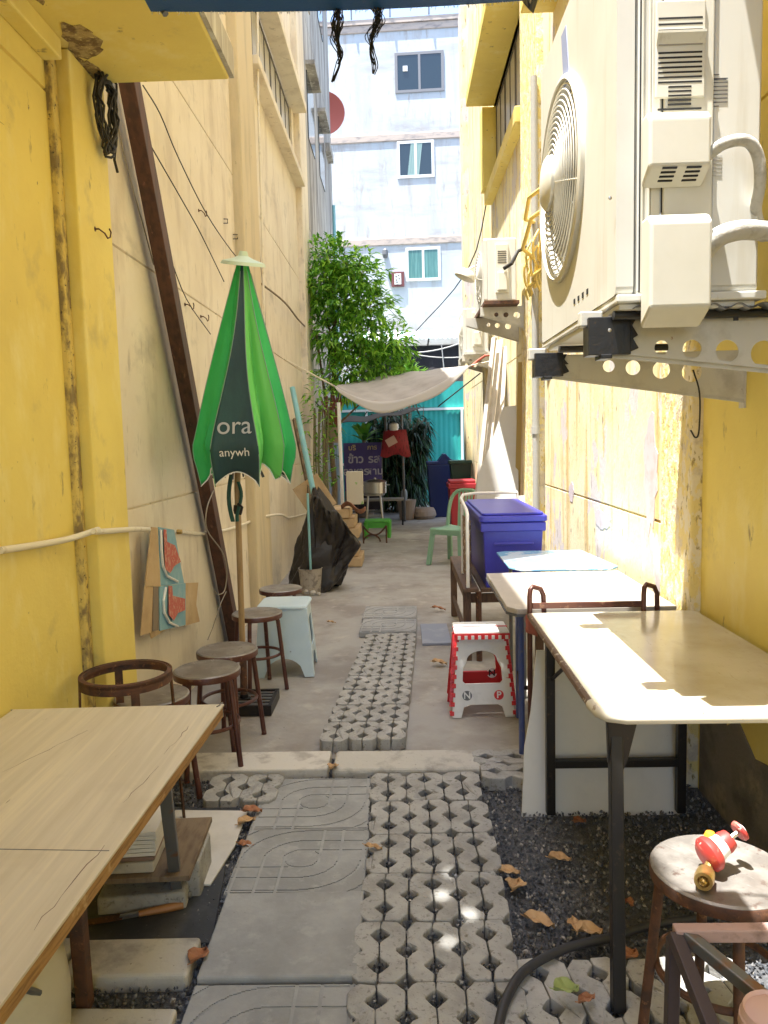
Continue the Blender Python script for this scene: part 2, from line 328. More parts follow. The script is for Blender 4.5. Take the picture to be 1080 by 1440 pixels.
# unseen sheet added above the frame to shade the alley, holed for sun patches
b = B()
holes = [(-1.20, -1.175, 1.30, 1.34), (-1.13, -1.105, 1.42, 1.47), (-1.21, -1.18, 1.53, 1.57), (-1.17, -1.15, 1.66, 1.70), (-.95, -.70, 3.27, 3.42)]
xs = sorted({-3.2, -.60} | {q for h in holes for q in h[:2]}); ys = sorted({-1.5, 4.3} | {q for h in holes for q in h[2:]})
for i in range(len(xs) - 1):
    for j in range(len(ys) - 1):
        cx, cy = (xs[i] + xs[i + 1]) / 2, (ys[j] + ys[j + 1]) / 2
        if not any(h[0] < cx < h[1] and h[2] < cy < h[3] for h in holes): b.box(xs[i], xs[i + 1], ys[j], ys[j + 1], 6.2, 6.21)
b.build('shade_sheet', greysteel, nl)

# ---------------- left beige building
lb = thing('beige_building', 'beige plastered building along the left side of the alley with high windows', 'building', (-1.5, 7, 0))
b = B(); g_ = (1.19, 2.416, 3.64)
wallseg(b, -1.30, -1, 3.335, 6.40, -.03, 11.5, g_ + (4.86, 6.1), .5)
wallseg(b, -1.30, -1, 7.10, 7.35, -.03, 11.5, g_, .5)
wallseg(b, -1.30, -1, 7.35, 10.3, -.03, 4.90, g_, .5)
wallseg(b, -1.30, -1, 7.35, 10.3, 5.85, 11.5, (), .5)
wallseg(b, -1.30, -1, 10.3, 10.5, -.03, 11.5, g_, .5)
b.build('wall', beige, lb)
B().box(-1.8, -1.22, 6.40, 7.10, -.03, 11.5).build('pilaster', M('ochre beige plaster', (.62, .52, .34), .8, var=[(3, (2, 2, .35), (.42, .36, .24), .5, .78), (20, (1, 1, .5), (.2, .16, .1), .68, .74)], bump=[(45, U, .4, .005)], world=True), lb, bevel=.01)
B().box(-1.8, -1.22, 10.5, 11.25, -.03, 11.5).build('pilaster', beige, lb, bevel=.01)
b = B(); b.box(-1.32, -1.17, 7.12, 10.48, 4.82, 4.90); b.build('window_sill', beige, lb, bevel=.006)
b = B(); b.box(-1.32, -1.12, 7.12, 10.48, 5.75, 5.85); b.build('window_canopy', beige, lb, bevel=.006)
b = B(); b.box(-1.34, -1.17, 3.34, 5.9, 4.34, 4.42); b.build('window_canopy', beige, lb, bevel=.008)
for k in range(4):
    y0 = 7.36 + k * .735; y1 = y0 + .73
    b = B()
    for (a0, a1, c0, c1) in ((y0, y1, 4.90, 4.94), (y0, y1, 5.71, 5.75), (y0, y0 + .035, 4.94, 5.71), (y1 - .035, y1, 4.94, 5.71), (y0 + .35, y0 + .375, 4.94, 5.71)): b.box(-1.345, -1.325, a0, a1, c0, c1)
    f = b.build('window', M_wf if 'M_wf' in globals() else globals().setdefault('M_wf', M('dark window frame', (.09, .08, .07), .6)), lb)
    B().box(-1.340, -1.332, y0 + .035, y1 - .035, 4.94, 5.71).build('pane', glassw, f)

# ---------------- left grey building end
gb = thing('grey_building', 'tall weathered grey building end beyond the beige wall, dish antenna on its corner', 'building', (-1.6, 14, 0))
wallseg(B(), -1.30, -1, 11.25, 16.7, -.03, 13.2, (4.7, 7.9), 3).build('wall', greyp, gb)
for k, (y, z) in enumerate(((12.2, 6.1), (13.9, 6.1), (12.2, 9.0), (14.4, 9.0))):
    b = B(); b.box(-1.30, -1.16, y, y + 1.0, z + 1.06, z + 1.12); b.build('sun_shade', greyp, gb)
    b = B(); b.box(-1.302, -1.285, y + .05, y + .95, z, z + 1.0); f = b.build('window', glassd, gb)
B().box(-1.30, -1.20, 15.3, 16.0, 7.0, 7.15).build('ledge', greyp, gb)
b = B(); b.tube([(-1.27, 16.55, .1), (-1.27, 16.55, 6.35)], .035, 8); tag(b.build('drain_pipe', tealp), 'thin teal downpipe on the far corner of the grey building', 'pipe')

# ---------------- red dish
d = thing('satellite_dish', 'faded red round dish antenna peeking out past the grey building corner', 'dish', (-1.62, 17.1, 8.3))
T = rx(R(82), 4, 'X')
c0 = Vector((-1.503,17.150,8.386))
b = B(); prof = [(.49 * k / 8, .10 * (k / 8) ** 2) for k in range(9)]
b.lathe(prof + [(.495, .103), (.485, .108)] + [(.49 * k / 8, .10 * (k / 8) ** 2 + .012) for k in range(7, -1, -1)], c0, 36, T=T)
b.build('reflector', redm, d, smooth=True)
B().tube([c0 + Vector((0, .02, 0)), c0 + Vector((-.15, .2, -.3)), (-1.75, 17.0, c0.z - .6), (-1.75, 16.69, c0.z - .6)], .03).build('mount', greysteel, d)

# ---------------- right yellow building
rb = thing('yellow_building', 'pale yellow peeling building along the right side of the alley with air conditioners', 'building', (1.5, 7, 0))
wallseg(B(), 1.24, 1, -3, 3.18, -.03, 8.5, (2.6,), .5).build('wall', yellow, rb)
b = B()
wallseg(b, 1.24, 1, 3.56, 6.62, -.03, 4.9, (1.065, 2.3, 3.5), .5, g=.009)
wallseg(b, 1.24, 1, 3.56, 6.62, 5.8, 8.5, (), .5)
wallseg(b, 1.24, 1, 7.50, 9.95, -.03, 4.55, (1.065, 2.3), .5)
wallseg(b, 1.24, 1, 7.50, 9.95, 5.5, 8.5, (), .5)
wallseg(b, 1.24, 1, 9.95, 13.7, -.03, 8.5, (1.065, 2.3), .5)
b.box(1.60, 1.74, 3.56, 9.95, 4.5, 5.85)
b.build('wall', yellow2, rb)
b = B(); b.box(1.195, 1.74, 3.18, 3.56, -.03, 8.5); b.build('pilaster', peel, rb, bevel=.012)
b = B(); b.box(1.188, 1.74, 6.62, 7.50, -.03, 8.5); b.build('pilaster', peel, rb, bevel=.012)
b = B(); b.box(1.16, 1.74, 10.4, 10.75, -.03, 8.5); b.box(1.14, 1.74, 13.3, 13.7, -.03, 8.5); b.build('pilaster', yellow2, rb, bevel=.012)
B().box(.70, 1.74, -1.5, 3.06, 3.30, 3.42).build('eave_slab', yellow, rb, bevel=.01)
B().box(.99, 1.26, 3.57, 6.2, 4.68, 4.80).build('window_canopy', yellow, rb, bevel=.01)
b = B(); b.box(.90, 1.30, 7.51, 9.85, 5.50, 5.62); b.build('window_canopy', yellow, rb, bevel=.01)
b = B(); b.box(1.14, 1.28, 7.51, 10.1, 4.40, 4.55); b.build('window_sill', yellow, rb, bevel=.01)
B().box(1.10, 1.27, 9.86, 10.12, 4.55, 5.5).build('window_jamb', yellow, rb, bevel=.006)
for k in range(3):
    y0 = 7.51 + k * .78; y1 = y0 + .77
    b = B()
    for (a0, a1, c0_, c1) in ((y0, y1, 4.55, 4.59), (y0, y1, 5.46, 5.50), (y0, y0 + .035, 4.59, 5.46), (y1 - .035, y1, 4.59, 5.46), (y0 + .37, y0 + .395, 4.59, 5.46)): b.box(1.265, 1.285, a0, a1, c0_, c1)
    f = b.build('window', M_wf, rb)
    B().box(1.272, 1.280, y0 + .035, y1 - .035, 4.59, 5.46).build('pane', glassw, f)
# raw render where the paint has come off low on the near wall
poly = [(0.2, -.03), (3.16, -.03), (3.16, .50), (3.02, .47), (2.9, .36), (2.8, .42), (2.66, .33), (2.5, .36), (2.38, .24), (2.2, .27), (2.0, .2), (1.7, .24), (1.2, .18), (.2, .2)]
BR = B().prism(poly, 1.2365, 1.25, 'x').build('bare_render', M('bare grey render', (.20, .18, .16), .9, var=[(5, U, (.11, .10, .09), .45, .65), (3, U, (.30, .27, .2), .6, .7)], bump=[(25, U, .6, .01)], world=True), rb)
# lilac bare patches where paint flaked on the sunlit bay
for (y0, y1, z0, z1, sd) in ((3.72, 3.95, .98, 1.62, 1), (3.66, 3.76, .70, .93, 2), (4.55, 4.95, .90, 1.03, 3), (5.5, 5.7, 1.0, 1.15, 4)):
    rr = random.Random(sd); n = 22; P = []
    for k in range(n):
        a = 2 * math.pi * k / n; q = rr.uniform(.72, 1.05)
        P.append(((y0 + y1) / 2 + (y1 - y0) / 2 * math.cos(a) * q, (z0 + z1) / 2 + (z1 - z0) / 2 * math.sin(a) * q))
    pt_ = B().prism(P, 1.2375, 1.245, 'x').build('bare_patch', MATS.get('lilac undercoat') or M('lilac undercoat', (.52, .47, .50), .85, var=[(14, U, (.44, .38, .38), .5, .7)], world=True), rb)

# ---------------- pipes on the right pilaster
b = B(); b.tube([(1.17, 6.70, 3.4), (1.17, 6.70, 1.55), (1.172, 6.72, 1.45)], .022, 10)
tag(b.build('water_pipe', tealp, smooth=True), 'blue-green upright pipe on the right wall pilaster behind the big air conditioner', 'pipe')
b = B(); b.tube([(1.16, 6.60, 4.4), (1.16, 6.60, .6)], .028, 10); b.tube([(1.16, 6.60, 1.5), (1.16, 6.60, 1.56)], .036, 10)
tag(b.build('drain_pipe', M('grey pipe', (.36, .36, .34), .55), smooth=True), 'grey upright drain pipe beside the blue-green pipe', 'pipe')

# ---------------- white apartment facade at the end
fb = thing('apartment_building', 'white stained apartment block closing the far end of the alley', 'building', (0, 21, 0))
def fz(u, v): return None
b = B(); b.box(-9, 9, 21, 29, 3.95, 12.1); b.box(-9, -1.0, 21, 29, 0, 3.95); b.box(3.2, 9, 21, 29, 0, 3.95); b.box(-1.0, 3.2, 24, 29, 0, 3.95); b.build('wall', white_b, fb)
for z in (12.1, 9.37, 6.72): B().box(-9, 9, 20.97, 21.02, z - .14, z + .05).build('ledge', ledge_m, fb, bevel=.02)
B().box(-9, 9, 20.94, 21.4, 12.15, 12.27).build('roof_edge', ledge_m, fb)
def win(x0, x1, z0, z1, fm, gm, curtain=False):
    b = B(); t = .07
    for q in ((x0, x1, z0, z0 + t), (x0, x1, z1 - t, z1), (x0, x0 + t, z0 + t, z1 - t), (x1 - t, x1, z0 + t, z1 - t), ((x0 + x1) / 2 - .03, (x0 + x1) / 2 + .03, z0 + t, z1 - t)):
        b.box(q[0], q[1], 20.975, 21.02, q[2], q[3])
    f = b.build('window', fm, fb); b = B(); b.box(x0 + t, x1 - t, 20.985, 20.992, z0 + t, z1 - t); b.build('pane', gm, f)
    if curtain:
        B().grid(lambda u, v: ((x0 + x1) / 2 - .12 - .1 * v + u * .3, 20.9795 + .002 * math.sin(u * 30), z1 - t - v * (z1 - z0 - 2 * t)), 12, 4).build('curtain', M('pale curtain', (.22, .33, .32), .9), f, solid=.002)
greyfr = M('grey aluminium frame', (.20, .20, .21), .5); whfr = M('white aluminium frame', (.75, .75, .74), .5)
win(.09, 1.36, 10.42, 11.42, greyfr, glassd)
win(.10, 1.07, 8.28, 9.22, whfr, glassd, True)
win(.27, 1.19, 5.63, 6.50, whfr, glasst)
B().box(.30, .42, 20.96, 20.99, 10.95, 11.08).build('sticker', whitep, fb)
b = B(); b.box(-.12, .22, 20.93, 21.0, 5.50, 5.88); q = b.build('notice_board', M('maroon board', (.16, .05, .05), .6), fb)
b = B(); b.box(-.04, .14, 20.915, 20.93, 5.55, 5.83); b.build('paper', whitep, q)
b = B(); [b.box(x, x + .035, 20.908, 20.915, z, z + .025) for x, z in ((-.01, 5.74), (.06, 5.77), (.00, 5.65), (.07, 5.68), (.01, 5.59))]; b.build('print', dark, q)
B().lathe([(.05, 0), (.08, .08), (.07, .2), (.03, .24)], (-.27, 20.93, 6.25), 10).build('wall_lamp', greysteel, fb)
b = B()
b.tube([(-9, 20.9, 12.85), (9, 20.9, 12.85)], .025, 6); b.tube([(-9, 20.9, 12.6), (9, 20.9, 12.6)], .018, 6)
for k in range(17): b.tube([(-8 + k, 20.9, 12.27), (-8 + k, 20.9, 12.9)], .022, 6)
b.build('roof_railing', greysteel, fb)
fb.rotation_euler.z = R(-3.2)
# green striped sheet awning over the dark ground floor
ca = thing('shop_awning', 'pale green striped sheet awning over the dark shopfront of the white block', 'awning', (1, 20.4, 3.9))
b = B(); b.grid(lambda u, v: (-.9 + 3.6 * u, 20.75 - .75 * v, 4.30 - .30 * v + .018 * math.sin(u * 190)), 240, 2, mf=lambda u, v: int(u * 30) % 2); b.build('sheet', [M('pale green sheet', (.30, .50, .42), .5), whitep], ca, solid=.01)
b = B(); [b.bar((x, 20.9, 3.9), (x, 20.05, 3.98), .04, .04) for x in (-.6, .8, 2.2)]; b.build('bracket', greysteel, ca)
b = B(); b.grid(lambda u, v: (-1.0 + 4 * u, 20.3 - .3 * v + .03 * math.sin(u * 50), 3.85 - 1.0 * v), 40, 3); tag(b.build('shopfront_shade', M('sheet of painted shade', (.02, .018, .02), .9), solid=.01), 'sheet of painted shade hanging under the green striped awning', 'curtain')  # dark sheet standing in for the shade inside the open ground floor
b = B(); b.tube(sag((-.9, 19.6, 3.85), (2.2, 19.8, 4.1), .35, 14), .018, 5); b.tube(sag((-.6, 19.7, 3.95), (2.2, 19.6, 3.55), .25, 14), .015, 5); b.tube([(1.1, 19.6, 3.8), (1.2, 19.6, 2.6)], .015, 5); b.tube([(-.95, 19.6, 4.2), (-.95, 19.6, 0)], .03, 6)
b.tube([(2.25, 19.7, 4.3), (2.25, 19.7, 0)], .03, 6)
tag(b.build('utility_cables', M('pale cable', (.35, .34, .32), .6)), 'pale sagging cables in front of the dark shopfront', 'cables')

# ---------------- teal hoarding
hd = thing('hoarding', 'teal sheet hoarding with white frame across the alley end', 'fence', (0, 17.2, 0))
b = B(); b.grid(lambda u, v: (-2.4 + 4.6 * u, 17.2 + .003 * math.sin(u * 260), .05 + 2.65 * v), 230, 1); b.build('sheet', teal, hd, solid=.004)
b = B()
for z in (2.08, .9): b.box(-2.4, 2.2, 17.12, 17.18, z, z + .05)
for x in (-1.6, -.75, 1.36): b.box(x, x + .05, 17.115, 17.18, 0, 2.1)
b.build('frame', whfr, hd)

# ================================================================ PAVING
def block_mesh(mat=None):
    """a grass-paver block: two mirrored zigzag halves round diamond holes"""
    b = B()
    for s in (-1, 1):
        inner = [(.0018, 0)]; outer = []
        for k in range(2):
            c = .065 + .13 * k
            inner += [(.0018, c - .034), (.012, c - .024), (.029, c - .004), (.029, c + .004), (.012, c + .024), (.0018, c + .034)]
        inner += [(.0018, .257)]
        outer = [(.052, .257), (.062, .244), (.0775, .226), (.0775, .164), (.062, .146), (.051, .134), (.051, .126), (.062, .114), (.0775, .094), (.0775, .034), (.062, .014), (.052, .0)]
        poly = [(s * x, y - .1285) for x, y in inner + outer]
        b.prism(poly, 0, .06)
    return b
VAR = []
def paver_variant():
    if len(VAR) < 6:
        rr = random.Random(40 + len(VAR)); b = block_mesh(); chip = {}
        nv = []
        for (x, y, z) in b.v:
            k = (round(x, 4), round(y, 4)); dx, dy = chip.setdefault(k, (rr.gauss(0, .0016), rr.gauss(0, .0016)))
            nv.append((x + dx, y + dy, z - (rr.uniform(.003, .007) if z > .05 and rr.random() < .06 else 0)))
        b.v = nv; o = b.build('paver_block', paver, bevel=.005, base=(0, 0, 0)); VAR.append(o.data); bpy.data.objects.remove(o)
        return VAR[-1]
    return random.choice(VAR)
def paver_things(pos, lab, group, z, rz=0):
    proto = None
    for k, (x, y, a, l) in enumerate(pos):
        if proto is None:
            proto = block_mesh().build('paver_block', paver, bevel=.005, base=(0, 0, 0)); o = tag(proto, None, 'paver block', group)
        else: o = dup(proto)
        o.location = (x, y, z + random.uniform(-.003, .003)); o.rotation_euler = (random.uniform(-.012, .012), random.uniform(-.012, .012), rz + a + random.uniform(-.02, .02))
        o['label'] = l; o.data = paver_variant()
    return proto
ordn = ['first', 'second', 'third', 'fourth', 'fifth', 'sixth', 'seventh', 'eighth', 'ninth']
cl = ['left', 'middle', 'right']
pos = []
for j in range(7):
    for i in range(3):
        y = 3.14 - .262 * j; x = .086 + (i - 1) * .158 - .012 + .012 * math.sin(j)
        pos.append((x, y, 0, 'zigzag grass paver in gravel before the kerb, %s column, %s row from the kerb' % (cl[i], ordn[j])))
paver_things(pos, '', 'zigzag pavers laid in the gravel', -.035)
pos = []
for j in range(8):
    for i in range(3):
        y = 3.68 + .252 * j; t = (y - 3.55) / 2.0; x0 = -.428 + .165 * t; x1 = -.005 + .08 * t
        pos.append((x0 + (x1 - x0) * (i + .5) / 3, y, -.06, 'zigzag grass paver raised on concrete behind the kerb, %s column, %s row from the kerb' % (cl[i], ordn[j])))
p2 = paver_things(pos, '', 'zigzag pavers laid on the concrete floor', 0)
for o in [p2] + [o for o in COL.objects if o.get('group') == 'zigzag pavers laid on the concrete floor']: o.scale = (.90, .96, 1)
paver_things([(.36 + .16 * i, 1.93 - .26 * j, .05, 'loose zigzag paver by the black hose, %s from the left in the %s row' % (ordn[i], ['far', 'near'][j])) for i in range(4) for j in range(2)], '', 'zigzag pavers by the black hose', -.04, R(4))
paver_things([(-.78 + .158 * i, 3.15, 0, 'zigzag paver in gravel below the pale left kerb, %s one' % ['outer', 'inner'][i]) for i in range(2)] , '', 'zigzag pavers under the left kerb', -.035)
paver_things([(.43, 3.40, 0, 'worn grass paver lying crosswise beside the right kerb end, far one'), (.45, 3.24, 0, 'worn grass paver lying crosswise beside the right kerb end, near one')], '', 'worn pavers at the kerb end', -.02, R(90))
# kerbs
def slab(name, x0, x1, y0, y1, z0, z1, mat, label, cat, rz=0, bev=.01, group=None):
    b = B(); cx, cy = (x0 + x1) / 2, (y0 + y1) / 2; b.box(x0 - cx, x1 - cx, y0 - cy, y1 - cy, 0, z1 - z0)
    o = b.build(name, mat, bevel=bev, base=(0, 0, 0), seg=3); o.location = (cx, cy, z0); o.rotation_euler.z = rz; return tag(o, label, cat, group)
slab('kerb_stone', -.335, .335, 3.29, 3.50, -.03, .035, curbm, 'grey rounded kerb slab between the two zigzag paver strips', 'kerb', R(-.5), .018)
slab('kerb_stone', -1.02, -.355, 3.30, 3.50, -.03, .035, M('pale lime kerb', (.60, .57, .51), .85, var=[(10, U, (.40, .37, .33), .5, .66), (40, U, (.3, .26, .22), .66, .72)], bump=[(60, U, .5, .005)]), 'pale whitish kerb slab at the foot of the left stools', 'kerb', 0, .008)

# patterned paving slabs: grooves are cut lines in the relief
def pattern_slab(x0, x1, y0, y1, z0, z1, label, parent=None, mirror=False, rz=0, skew=0):
    W, H = x1 - x0, y1 - y0; t = thing('paving_slab', label, 'paving slab', ((x0 + x1) / 2, (y0 + y1) / 2, z0), 'patterned and plain slabs along the path')
    b = B(); b.box(x0, x1, y0, y1, z0, z1 - .003); b.build('base', slabm, t, bevel=.004)
    # relief: everything that is not groove, built as cells of a fine grid
    N = 90; b = B(); g = .012
    def groove(p, q):
        X = p * W; Y = q * H; u, v = p * .4, q * .4
        if min(X, W - X) < .004 or min(Y, H - Y) < .004: return True
        cx, cy = .2, .2; r = math.hypot(u - cx, v - cy)
        if abs(r - .055) < .0045: return True
        up = (u - cx) - (v - cy)
        def on(a, b2): return abs(a - b2) < .0045
        # two opposite corners carry quarter circles, the other two a square grid
        for (qx, qy, sx, sy) in ((cx, cy, -1, 1), (cx, cy, 1, -1)):
            if (u - qx) * sx >= 0 and (v - qy) * sy >= 0:
                return on(r, .115) or on(r, .185) or (r > .245 and on(r, .25))
        if r < .06: return False
        for k in (.055, .115, .185):
            if on(abs(u - cx), k) and r > .055: return True
            if on(abs(v - cy), k) and r > .055: return True
        return False
    z = z1
    for j in range(N):
        i = 0
        while i < N:
            while i < N and groove((i + .5) / N, (j + .5) / N): i += 1
            k = i
            while k < N and not groove((k + .5) / N, (j + .5) / N): k += 1
            if k > i:
                X0 = x0 + W * i / N; X1 = x0 + W * k / N; Y0 = y0 + H * j / N; Y1 = y0 + H * (j + 1) / N
                b.add([(X0, Y0, z), (X1, Y0, z), (X1, Y1, z), (X0, Y1, z), (X0, Y0, z - .0045), (X1, Y0, z - .0045), (X1, Y1, z - .0045), (X0, Y1, z - .0045)], [(0, 1, 2, 3), (0, 4, 5, 1), (1, 5, 6, 2), (2, 6, 7, 3), (3, 7, 4, 0)])
            i = k
    b.build('relief', slabm, t); t.rotation_euler.z = rz; return t
pattern_slab(-.615, -.155, 2.815, 3.255, -.03, .012, 'patterned slab with circle and arcs, farthest of the near slabs, just before the pale kerb')
pattern_slab(-.615, -.150, 2.392, 2.808, -.03, .014, 'patterned slab with circle and arcs, between the farthest patterned slab and the plain one', rz=R(-.7))
slab('paving_slab', -.60, -.148, 1.985, 2.385, -.03, .024, slabm, 'plain smooth square grey slab beside the zigzag pavers', 'paving slab', R(.6), .008, 'patterned and plain slabs along the path')
pattern_slab(-.60, -.150, 1.55, 1.975, -.03, .010, 'patterned slab nearest the camera, below the plain slab')
pattern_slab(-.335, .100, 5.68, 6.10, .0, .045, 'raised patterned slab at the far end of the zigzag strip, nearer one', rz=R(-2))
pattern_slab(-.335, .110, 6.12, 6.56, .0, .045, 'raised patterned slab at the far end of the zigzag strip, farther one', rz=R(-2))
slab('floor_tile', .13, .34, 5.42, 6.0, .0, .02, M('bluish slab', (.25, .27, .33), .5, var=[(9, U, (.33, .34, .38), .5, .7)]), 'thin bluish grey tile beside the far raised slabs', 'tile', 0, .003)
slab('concrete_block', -.985, -.625, 1.985, 2.15, -.03, .03, curbm, 'pale rough concrete slab in the gravel under the left table, far one', 'concrete slab', R(1), .012)
slab('concrete_block', -1.20, -1.0, 1.99, 2.16, -.03, .03, curbm, 'pale concrete slab against the tub under the left table, at the end of the pair', 'concrete slab', R(-2), .012)
slab('concrete_block', -1.0, -.62, 1.72, 1.88, -.03, .02, curbm, 'pale concrete slab nearest the camera under the left table', 'concrete slab', R(-1), .01)
b = B(); b.prism([(-.99, 2.17), (-.60, 2.165), (-.655, 2.60), (-.70, 3.02), (-1.12, 3.02), (-1.12, 2.2)], -.012, .0)
tag(b.build('rubber_mat', rubber, bevel=.002), 'flat dark rubber mat on the gravel under the left table', 'mat')
b = B(); b.prism([(-.86, 2.47), (-.675, 2.455), (-.645, 2.7), (-.65, 2.97), (-.95, 2.985), (-.93, 2.6)], .001, .010); o = b.build('white_board', whiteboard, bevel=.002)
tag(o, 'scuffed white board lying on the black mat by the paving slabs', 'board')

# dry leaves
def leaf(p, L, W, rz, m, label, tilt=.15):
    b = B()
    def fn(u, v):
        w_ = W * math.sin(math.pi * min(1, u * 1.02 + .0)) ** .7 * (1 + .1 * math.sin(u * 17)); s = (v - .5)
        return (L * (u - .5), w_ * s, .25 * W * abs(s) * 2 + .10 * L * math.sin(u * 3.1 + 1) + .004 * math.sin(u * 14 + v * 5))
    b.grid(fn, 12, 6); b.tube([(-L * .5, 0, .012), (-L * .62, .004, .014)], .0015, 5)
    o = b.build('dry_leaf', dryleaf[m], base=(0, 0, 0), solid=.0012, smooth=True); o.location = Vector(p) + Vector((0, 0, .010)); o.rotation_euler = (tilt * .4, tilt * .3, rz); return tag(o, label, 'leaf', 'fallen leaves')
leaf((0.340,2.515,-0.010), .085, .05, .2, 0, 'tan leaf on gravel beside pavers, upper of the touching pair')
leaf((0.352,2.431,-0.010), .09, .068, 1.2, 0, 'broad tan leaf on gravel beside pavers, lower of the touching pair')
leaf((0.396,2.244,-0.010), .095, .055, -.3, 0, 'tan pointed leaf on gravel midway to the hose')
leaf((0.532,2.595,-0.010), .085, .05, .1, 0, 'tan leaf on gravel right of the touching pair')
leaf((0.490,2.177,0.020), .10, .045, 1.5, 0, 'curled tan leaf standing up beside the black hose')
leaf((0.533,2.179,0.000), .09, .06, .2, 0, 'broad tan leaf touching the black hose')
leaf((0.667,2.876,-0.020), .06, .045, .5, 1, 'rust red leaf in the dark under the right table')
leaf((0.621,2.071,-0.000), .075, .05, .8, 1, 'rust brown leaf by the leg of the right table')
leaf((0.686,2.320,0.000), .06, .04, 2, 1, 'small rust leaf behind the right table leg')
leaf((0.397,1.861,0.060), .075, .055, .3, 2, 'crumpled green leaf on the loose pavers by the hose')
leaf((0.450,1.864,0.030), .07, .03, .7, 1, 'brown curled leaf beside the green leaf')
leaf((-0.614,2.068,0.010), .085, .06, 1.3, 1, 'brown leaf at the corner of the pale slab left of the path')
leaf((-0.634,2.872,0.000), .10, .05, 1.0, 0, 'light brown leaf between white board and first patterned slab')
leaf((-0.624,2.938,0.010), .08, .05, .4, 1, 'reddish leaf overlapping at the slab edge by the white board')
leaf((-0.603,2.698,0.000), .06, .035, 0, 1, 'small orange leaf on gravel left of the slabs')
leaf((-0.128,2.637,0.020), .065, .025, 0, 0, 'thin pale leaf lying on the edge of the zigzag pavers')
leaf((0.303,6.513,0.010), .12, .05, 0, 1, 'dark leaf on the concrete beyond the step stool')
leaf((-0.331,3.293,0.030), .08, .05, 1.4, 0, 'tan leaf wedged between the two kerb slabs')
leaf((0.227,4.918,0.010), .10, .06, 0, 0, 'pale crumpled leaf on the concrete left of the step stool')
leaf((-0.587,6.102,0.010), .07, .03, .2, 0, 'small pale leaf on the concrete left of the raised slabs')

# ================================================================ STOOLS
def make_stool(group, r=.15, h=.47, m_leg=None):
    t = thing('round_stool', 'x', 'stool', (0, 0, 0), group); ml = m_leg or maroon
    B().lathe([(0, h - .003), (r - .02, h - .003), (r - .006, h), (r, h - .004), (r, h - .012), (r - .01, h - .014), (0, h - .014)], n=40).build('seat', seatm, t, smooth=True)
    B().lathe([(r - .008, h - .034), (r + .001, h - .032), (r + .002, h - .008), (r - .001, h - .004), (r - .012, h - .012)], n=40).build('rim', ml, t, smooth=True)
    for k in range(4):
        a = R(45 + 90 * k); c, s = math.cos(a), math.sin(a)
        B().tube([(c * (r - .035), s * (r - .035), h - .02), (c * (r - .02), s * (r - .02), h - .05), (c * (r + .02), s * (r + .02), .012), (c * (r + .02), s * (r + .02), 0)], [.0125, .0125, .0125, .014], 10).build('leg', ml, t, smooth=True)
    B().tube([(math.cos(a) * (r - .015), math.sin(a) * (r - .015), h * .46) for a in [2 * math.pi * k / 32 for k in range(32)]], .009, 8, True).build('foot_ring', ml, t, smooth=True)
    return t
sg = 'round steel stools along the left wall'
st = make_stool(sg); st.location = (-.905, 3.41, 0); st.rotation_euler.z = R(20); st['label'] = 'round steel stool in the left row nearest the corner of the wooden table'
dup(st, (-.885, 3.735, 0), R(70), 'round steel stool second from the wooden table, just before the umbrella base')
dup(st, (-.885, 4.545, 0), R(35), 'round steel stool behind the umbrella pole, in front of the pale blue stool')
dup(st, (-.858, 5.30, 0), R(10), 'round steel stool farthest back, behind the pale blue plastic stool')
dup(st, (-1.045, 3.06, -.0), R(62), 'round steel stool behind the open iron ring stand, half hidden by the wooden table')
sr = make_stool('round steel stool at the right front', .158, .47, rust)
sr.location = (.735, 1.74, 0); sr.rotation_euler.z = R(38); sr['label'] = 'brown round steel stool at the right front with a red gas valve on it'; del sr['group']

# open iron ring stand
c = Vector((-1.058,2.820,0.640))
t = thing('ring_stand', 'open rusty iron ring on flat bar legs beside the yellow pillar', 'stand', (c.x, c.y, 0))
n = 40; b = B(); b.lathe([(.152, .625), (.170, .625), (.170, .632), (.158, .640), (.152, .640), (.152, .625)], (c.x, c.y, 0), n); b.lathe([(.165, .600), (.170, .600), (.170, .640), (.165, .640), (.165, .600)], (c.x, c.y, 0), n); b.build('ring', rust, t, smooth=True)
for k in range(4):
    a = R(30 + 90 * k); p = Vector((math.cos(a), math.sin(a), 0)); b = B(); b.bar(Vector((c.x, c.y, .62)) + p * .166, Vector((c.x, c.y, 0)) + p * .19, .03, .006, up=tuple(p)); b.build('leg', rust, t)
b = B(); b.lathe([(.160, .25), (.166, .25), (.166, .27), (.160, .27), (.160, .25)], (c.x, c.y, 0), n); b.build('brace_ring', rust, t)

# pale blue plastic stool
def tri_side(w0, w1, h, arch, win=None):
    P = [(-w0 / 2, 0), (-w0 / 2 + .055, 0)]
    P += [(-w0 / 2 + .055 + (w0 - .11) * k / 10, arch * math.sin(math.pi * k / 10) ** .45) for k in range(1, 10)]
    P += [(w0 / 2 - .055, 0), (w0 / 2, 0), (w1 / 2, h), (-w1 / 2, h)]
    return [P] + ([win] if win else [])
t = thing('plastic_stool', 'pale blue square plastic stool between two round stools by the left wall', 'stool', (-.775, 4.93, 0))
b = B()
for k in range(4):
    a = R(90 * k + 3); out = Vector((math.cos(a), math.sin(a), 0)); tx = Vector((-out.y, out.x, 0)); o = Vector((-.775, 4.93, 0)) + out * .185
    wn = rrect(-.085, .085, .17, .36, .02) if k % 2 == 0 else None
    up = Vector((0, 0, .43)) - out * .035
    addT(b, curve_mesh(tri_side(.37, .30, .43, .12, wn), .004, .002), frame(o, tx, up))
b.build('legs', bluest, t)
B().prism(rrect(-.775 - .163, -.775 + .163, 4.93 - .163, 4.93 + .163, .05), .425, .452).build('seat', bluest, t, bevel=.012)

